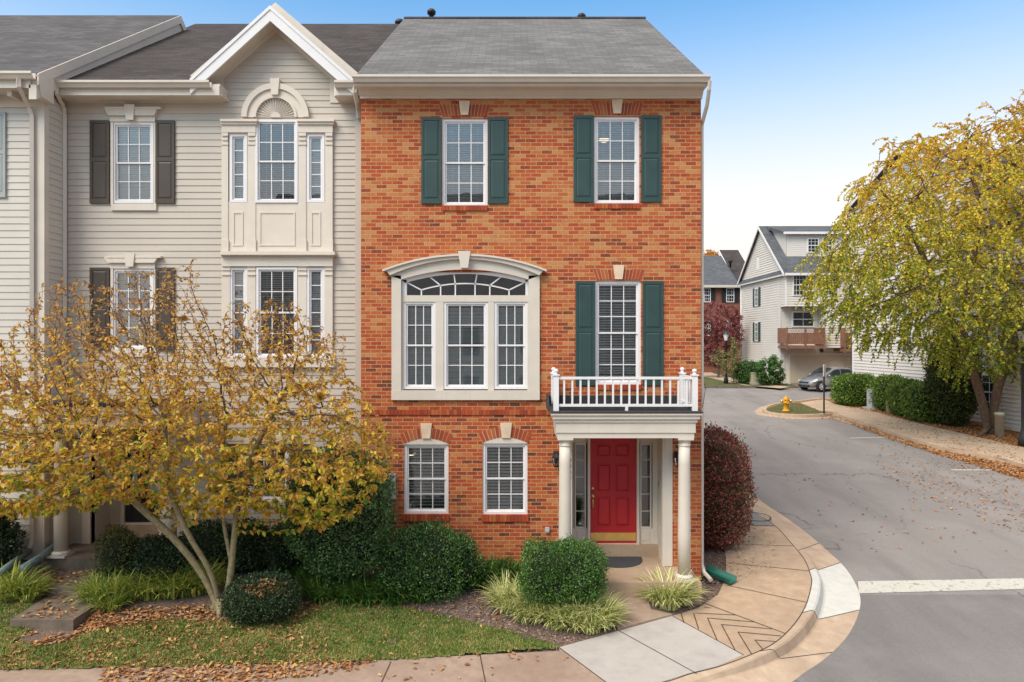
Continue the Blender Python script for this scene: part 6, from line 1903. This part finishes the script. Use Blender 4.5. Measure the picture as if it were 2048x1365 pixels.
# sign seen edge on
sp_ = G(1648, 828, .15)
sg = thing('street_sign', 'thin street sign seen edge on, on a dark post before the parked car', 'sign', sp_)
MB().box(sp_.x - .03, sp_.x + .03, sp_.y - .03, sp_.y + .03, sp_.z - .1, sp_.z + 2.5).build('post', M['black'], sg)
yv = Vector((X(1648, sp_.y), sp_.y, 0)).normalized(); hn_ = Vector((yv.y, -yv.x, 0)); yaw = (yv + hn_ * .22).normalized(); nn_ = Vector((yaw.y, -yaw.x, 0))
mb = MB(); c_ = Vector((sp_.x, sp_.y - .05, sp_.z + 2.17)) ; c_ = c_ - yv * .03
v = []
for s in (-.012, .012):
    for a, b in ((-.23, -.30), (.23, -.30), (.23, .30), (-.23, .30)): v.append(c_ + nn_ * s + yaw * a + Vector((0, 0, b)))
mb.add(v, [(0, 1, 2, 3), (4, 5, 6, 7), (0, 1, 5, 4), (1, 2, 6, 5), (2, 3, 7, 6), (3, 0, 4, 7)]); mb.build('sign_plate', M['white'], sg)
# cabinets and bollards
b0 = G(1748, 818, .15)
uc2 = thing('utility_cabinet', 'grey metal utility cabinet between two clipped hedges', 'cabinet', b0)
MB().box(b0.x - .42, b0.x + .42, b0.y - .4, b0.y + .4, b0.z - .05, b0.z + .08).build('plinth', M['newconc'], uc2)
MB().box(b0.x - .25, b0.x + .25, b0.y - .25, b0.y + .25, b0.z + .08, b0.z + .98).box(b0.x - .27, b0.x + .27, b0.y - .27, b0.y + .27, b0.z + .98, b0.z + 1.03).build('box', M['greypl'], uc2)
def bollard(px, py, h, r, label):
    p = G(px, py, .15)
    t = thing('cable_pedestal', label, 'bollard', p, 'beige cable pedestals')
    MB().lathe([(r, -.05), (r, h - .12), (r * 1.06, h - .12), (r * 1.06, h - .02), (r * .9, h), (0, h + .01)], p.x, p.y, 16, cz=p.z).build('post', M['beigepost'], t)
bollard(1779, 828, .70, .15, 'short beige cable pedestal before the long hedge')
bollard(1999, 873, .98, .165, 'taller pale cable pedestal beside the birch trunk')
tp = Vector((X(1511, 48), 48, 1.8))
tag(MB().box(tp.x - .32, tp.x + .32, tp.y - .3, tp.y + .3, tp.z - .05, tp.z + .78).box(tp.x - .34, tp.x + .34, tp.y - .32, tp.y + .32, tp.z + .78, tp.z + .84).build('utility_cabinet', M['tanbox'], base=tp), 'small tan utility box between shrubs by the gable house', 'cabinet')
bn = Vector((X(1983, 32.0), 32.0, zr(32) + .14))
bi = thing('wheelie_bin', 'dark grey wheelie bin behind the birch trunk', 'bin', bn)
MB().add([(bn.x - .3, bn.y - .3, bn.z), (bn.x + .3, bn.y - .3, bn.z), (bn.x + .3, bn.y + .3, bn.z), (bn.x - .3, bn.y + .3, bn.z), (bn.x - .4, bn.y - .4, bn.z + 1.35), (bn.x + .4, bn.y - .4, bn.z + 1.35), (bn.x + .4, bn.y + .4, bn.z + 1.35), (bn.x - .4, bn.y + .4, bn.z + 1.35)],
         [(0, 1, 2, 3), (4, 5, 6, 7), (0, 1, 5, 4), (1, 2, 6, 5), (2, 3, 7, 6), (3, 0, 4, 7)]).build('body', M['membrane'], bi)
MB().box(bn.x - .43, bn.x + .43, bn.y - .43, bn.y + .43, bn.z + 1.355, bn.z + 1.42).build('lid', M['membrane'], bi)
def lamppost(p, h, label):
    t = thing('lamp_post', label, 'lamp post', p, 'street lamp posts')
    MB().lathe([(.16, 0), (.16, .3), (.09, .5), (.065, .7), (.05, h - .75), (.09, h - .72), (.09, h - .66)], p.x, p.y, 12, cz=p.z).build('post', M['black'], t)
    MB().lathe([(.09, h - .66), (.21, h - .22)], p.x, p.y, 8, False, cz=p.z).build('lamp_shade', M['white'], t)
    MB().lathe([(.26, h - .22), (.2, h - .12), (.06, h - .04), (.03, h), (0, h + .03)], p.x, p.y, 8, False, cz=p.z).build('cap', M['black'], t)
lamppost(Vector((X(1452, 49), 49, 1.8)), 3.75, 'black lamp post with white lantern in front of the red tree')
lamppost(G(2046, 893, .15), 4.6, 'black lamp post at the right edge beside the birch')

# ---- silver hatchback
carp = Vector((X(1657, 44.6), 44.6, zr(44.6) + .012))
car = thing('parked_car', 'silver grey hatchback parked in front of the tan garage door', 'car', carp)
yawc = R(180 + 14)
cs, sn = math.cos(yawc), math.sin(yawc)
def CW(p): return (carp.x + p[0] * cs - p[1] * sn, carp.y + p[0] * sn + p[1] * cs, carp.z + p[2])
def cbuild(mb, name, mat, par=car, subs=0):
    mb.v = [CW(p) for p in mb.v]; o = mb.build(name, M[mat], par)
    if subs:
        s = o.modifiers.new('s', 'SUBSURF'); s.levels = s.render_levels = subs
    return o
def wtop(x):   # beltline height, half width
    pts = [(-1.87, .90, .60), (-1.75, .98, .74), (-1.2, 1.0, .82), (0, .96, .845), (.85, .93, .84), (1.25, .86, .81), (1.6, .74, .74), (1.80, .62, .60), (1.88, .5, .46)]
    for (a, h1, w1), (b, h2, w2) in zip(pts, pts[1:]):
        if x <= b: t = (x - a) / (b - a); return h1 + (h2 - h1) * t, w1 + (w2 - w1) * t
    return pts[-1][1:]
body = MB()
xs = [-1.88, -1.85, -1.7, -1.45, -1.2, -.8, -.3, .2, .7, 1.0, 1.25, 1.5, 1.68, 1.8, 1.88]
rings = []
for x in xs:
    h, w = wtop(max(x, -1.87)); zb = .2 + (.16 if x < -1.8 or x > 1.8 else 0)
    half = [(0, zb), (w * .85, zb), (w * .99, zb + .14), (w, (zb + h) / 2), (w * .985, h - .12), (w * .9, h - .01), (0, h + .035)]
    full = half + [(-a, b) for a, b in half[-2:0:-1]]
    rings.append([(x, a, b) for a, b in full])
n_ = len(rings[0]); body.v = [p for r in rings for p in r]
body.f = [(i * n_ + k, i * n_ + (k + 1) % n_, (i + 1) * n_ + (k + 1) % n_, (i + 1) * n_ + k) for i in range(len(xs) - 1) for k in range(n_)] + [tuple(range(n_)), tuple((len(xs) - 1) * n_ + k for k in range(n_))]
body.sm = [True] * len(body.f)
bo = cbuild(body, 'body', 'silver', subs=1)
# cabin: rows (x, base z, top z, base w, top w)
cab = [(1.02, .90, .91, .76, .72), (.55, .92, 1.24, .80, .68), (.1, .94, 1.47, .81, .63), (-.4, .95, 1.52, .81, .62), (-1.0, .97, 1.49, .80, .60), (-1.45, .97, 1.38, .77, .57), (-1.78, .96, 1.0, .71, .62)]
def lerp_cab(x):
    for a, b in zip(cab, cab[1:]):
        if a[0] >= x >= b[0]:
            t = (x - a[0]) / (b[0] - a[0]); return [a[i] + (b[i] - a[i]) * t for i in range(5)]
    return cab[-1]
cb2 = MB(); rr_ = []
for (x, z0_, z1_, w0, w1) in cab:
    half = [(w0, z0_ - .05), (w1 + .03, z1_ - .08 if z1_ - z0_ > .15 else z1_ - .02), (w1 - .1, z1_), (0, z1_ + .02)]
    rr_.append([(x, a, b) for a, b in half] + [(x, -a, b) for a, b in half[-2::-1]])
n_ = len(rr_[0]); cb2.v = [p for r in rr_ for p in r]
cb2.f = [(i * n_ + k, i * n_ + k + 1, (i + 1) * n_ + k + 1, (i + 1) * n_ + k) for i in range(len(cab) - 1) for k in range(n_ - 1)]
cb2.sm = [True] * len(cb2.f)
cbuild(cb2, 'cabin', 'silver')
gl = MB()
def sidept(x, t, s, o=.012):
    _, z0_, z1_, w0, w1 = lerp_cab(x); zt_ = z1_ - .10
    return (x, s * (w0 + (w1 + .03 - w0) * t + o), z0_ + .0 + (zt_ - z0_) * t)
for s in (1, -1):
    for xa, xb in ((.72, -.28), (-.34, -1.12), (-1.17, -1.5)):
        m_ = 5
        xs_ = [xa + (xb - xa) * i / m_ for i in range(m_ + 1)]
        gl.add([sidept(x, .02, s) for x in xs_] + [sidept(x, .97, s) for x in xs_], [(i, i + 1, m_ + 2 + i, m_ + 1 + i) for i in range(m_)])
cbuild(gl, 'side_windows', 'darkglass')
ws = MB()
row = [(.98, .905, .66), (.55, 1.24, .62), (.18, 1.44, .56)]
ws.v = [p for x, z_, w in row for p in ((x + .02, -w, z_ + .02), (x + .02, -w * .5, z_ + .035), (x + .02, w * .5, z_ + .035), (x + .02, w, z_ + .02))]
ws.f = [(i * 4 + k, i * 4 + k + 1, i * 4 + k + 5, i * 4 + k + 4) for i in range(2) for k in range(3)]; ws.sm = [True] * 6
cbuild(ws, 'windscreen', 'darkglass')
for s in (1, -1):
    h = MB(); h.add([(1.45, s * .775, .80), (1.74, s * .655, .66), (1.80, s * .56, .60), (1.76, s * .60, .55), (1.60, s * .765, .60), (1.42, s * .81, .70)], [(0, 1, 2, 3, 4, 5)])
    h.v = [(x + .03, y + s * .02, z_ + .012) for x, y, z_ in h.v]; cbuild(h, 'headlight', 'headl')
    m = MB().lathe([(.02, -.08), (.07, -.05), (.075, .03), (.03, .07)], .68, s * .93, 8, axis='y', cz=.99); cbuild(m, 'wing_mirror', 'silver')
    for wx in (1.2, -1.22):
        w = MB().lathe([(.34, -.01), (.36, .0), (.36, .03)], wx, s * .80 - .015, 24, axis='y', cz=.32); cbuild(w, 'wheel_arch', 'black')
        t = MB().lathe([(.2, -.1), (.28, -.1), (.30, -.07), (.30, .07), (.28, .1), (.2, .1)], wx, s * .775, 24, axis='y', cz=.3); to = cbuild(t, 'wheel', 'tyre')
        r = MB().lathe([(.0, -.02), (.05, -.02), (.2, .0), (.2, .02), (0, .02)], wx, s * .89, 20, axis='y', cz=.3)
        r.sm = [False] * len(r.sm); cbuild(r, 'hubcap', 'chrome', to)
        sp2 = MB()
        for q in range(7):
            a = 2 * math.pi * q / 7; c2, s2_ = math.cos(a), math.sin(a)
            sp2.add([(wx + .07 * c2 - .02 * s2_, s * .913, .3 + .07 * s2_ + .02 * c2), (wx + .17 * c2 - .03 * s2_, s * .913, .3 + .17 * s2_ + .03 * c2), (wx + .17 * c2 + .03 * s2_, s * .913, .3 + .17 * s2_ - .03 * c2), (wx + .07 * c2 + .02 * s2_, s * .913, .3 + .07 * s2_ - .02 * c2)], [(0, 1, 2, 3)])
        cbuild(sp2, 'hubcap_slots', 'black', to)
g = MB().box(1.80, 1.90, -.4, .4, .50, .58).box(1.80, 1.905, -.5, .5, .26, .38); cbuild(g, 'grille', 'black')
tr_ = MB()
for s in (1, -1):
    for x in (.62, -.32, -1.1): tr_.add([(x, s * (wtop(x)[1] + .006), .35), (x + .012, s * (wtop(x)[1] + .006), .35), (x + .012, s * (wtop(x)[1] * .985 + .012), .86), (x, s * (wtop(x)[1] * .985 + .012), .86)], [(0, 1, 2, 3)])
    tr_.box(.55, -1.1, s * .845, s * .862, .26, .30)
cbuild(tr_, 'door_seams', 'black')

# ================================================================== LIGHT, SKY, CAMERA
sc = SC
w = bpy.data.worlds.new('World'); sc.world = w; w.use_nodes = True
nt = w.node_tree; nt.nodes.clear()
sky = nt.nodes.new('ShaderNodeTexSky'); sky.sky_type = 'NISHITA'; sky.sun_disc = False
SUN_EL, SUN_AZ = R(50), R(222)
sky.sun_elevation = SUN_EL; sky.sun_rotation = SUN_AZ
sky.altitude = 0; sky.air_density = 1.0; sky.dust_density = 2.5; sky.ozone_density = 1.0
bg = nt.nodes.new('ShaderNodeBackground'); bg.inputs[1].default_value = .13
ow_ = nt.nodes.new('ShaderNodeOutputWorld')
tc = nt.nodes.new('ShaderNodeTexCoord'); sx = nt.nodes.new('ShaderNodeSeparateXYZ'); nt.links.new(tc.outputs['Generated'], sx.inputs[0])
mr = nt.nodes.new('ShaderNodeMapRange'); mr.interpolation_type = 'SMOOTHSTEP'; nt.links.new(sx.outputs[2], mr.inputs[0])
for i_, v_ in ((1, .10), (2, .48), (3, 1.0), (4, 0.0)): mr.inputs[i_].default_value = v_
tint = nt.nodes.new('ShaderNodeMix'); tint.data_type = 'RGBA'; tint.blend_type = 'MULTIPLY'; tint.inputs[0].default_value = 1
nt.links.new(sky.outputs[0], tint.inputs[6]); tint.inputs[7].default_value = (.56, .98, 1.13, 1)
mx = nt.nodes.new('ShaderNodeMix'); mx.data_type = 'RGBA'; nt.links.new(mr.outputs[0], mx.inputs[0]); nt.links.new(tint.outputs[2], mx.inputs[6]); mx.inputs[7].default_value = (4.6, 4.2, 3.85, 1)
mr2 = nt.nodes.new('ShaderNodeMapRange'); mr2.interpolation_type = 'SMOOTHSTEP'; nt.links.new(sx.outputs[2], mr2.inputs[0])   # unseen bright zone overhead, added for soft neutral fill light
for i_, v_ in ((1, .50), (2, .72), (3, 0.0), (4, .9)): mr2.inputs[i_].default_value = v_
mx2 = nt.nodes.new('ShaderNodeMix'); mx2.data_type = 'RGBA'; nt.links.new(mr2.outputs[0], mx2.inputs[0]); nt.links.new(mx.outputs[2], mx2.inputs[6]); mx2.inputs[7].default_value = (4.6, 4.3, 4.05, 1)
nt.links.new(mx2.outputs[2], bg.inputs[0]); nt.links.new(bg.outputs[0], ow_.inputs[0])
sl_ = bpy.data.lights.new('Sun', 'SUN'); sl_.energy = 2.0; sl_.angle = R(32); sl_.color = (1, .90, .78)
so = bpy.data.objects.new('Sun', sl_); COL.objects.link(so)
d = Vector((math.sin(SUN_AZ) * math.cos(SUN_EL), math.cos(SUN_AZ) * math.cos(SUN_EL), math.sin(SUN_EL)))
so.rotation_euler = d.to_track_quat('Z', 'Y').to_euler(); so.location = d * 60
cam = bpy.data.cameras.new('Camera'); cam.lens = 24; cam.sensor_width = 36; cam.clip_start = .1; cam.clip_end = 2000
cobj = bpy.data.objects.new('Camera', cam); COL.objects.link(cobj)
cobj.location = (0, 0, H); cobj.rotation_euler = (R(90), 0, 0)
sc.camera = cobj
sc.view_settings.view_transform = 'Standard'; sc.view_settings.look = 'None'; sc.view_settings.exposure = .95; sc.view_settings.gamma = 1
sc.cycles.max_bounces = 8; sc.cycles.transparent_max_bounces = 12
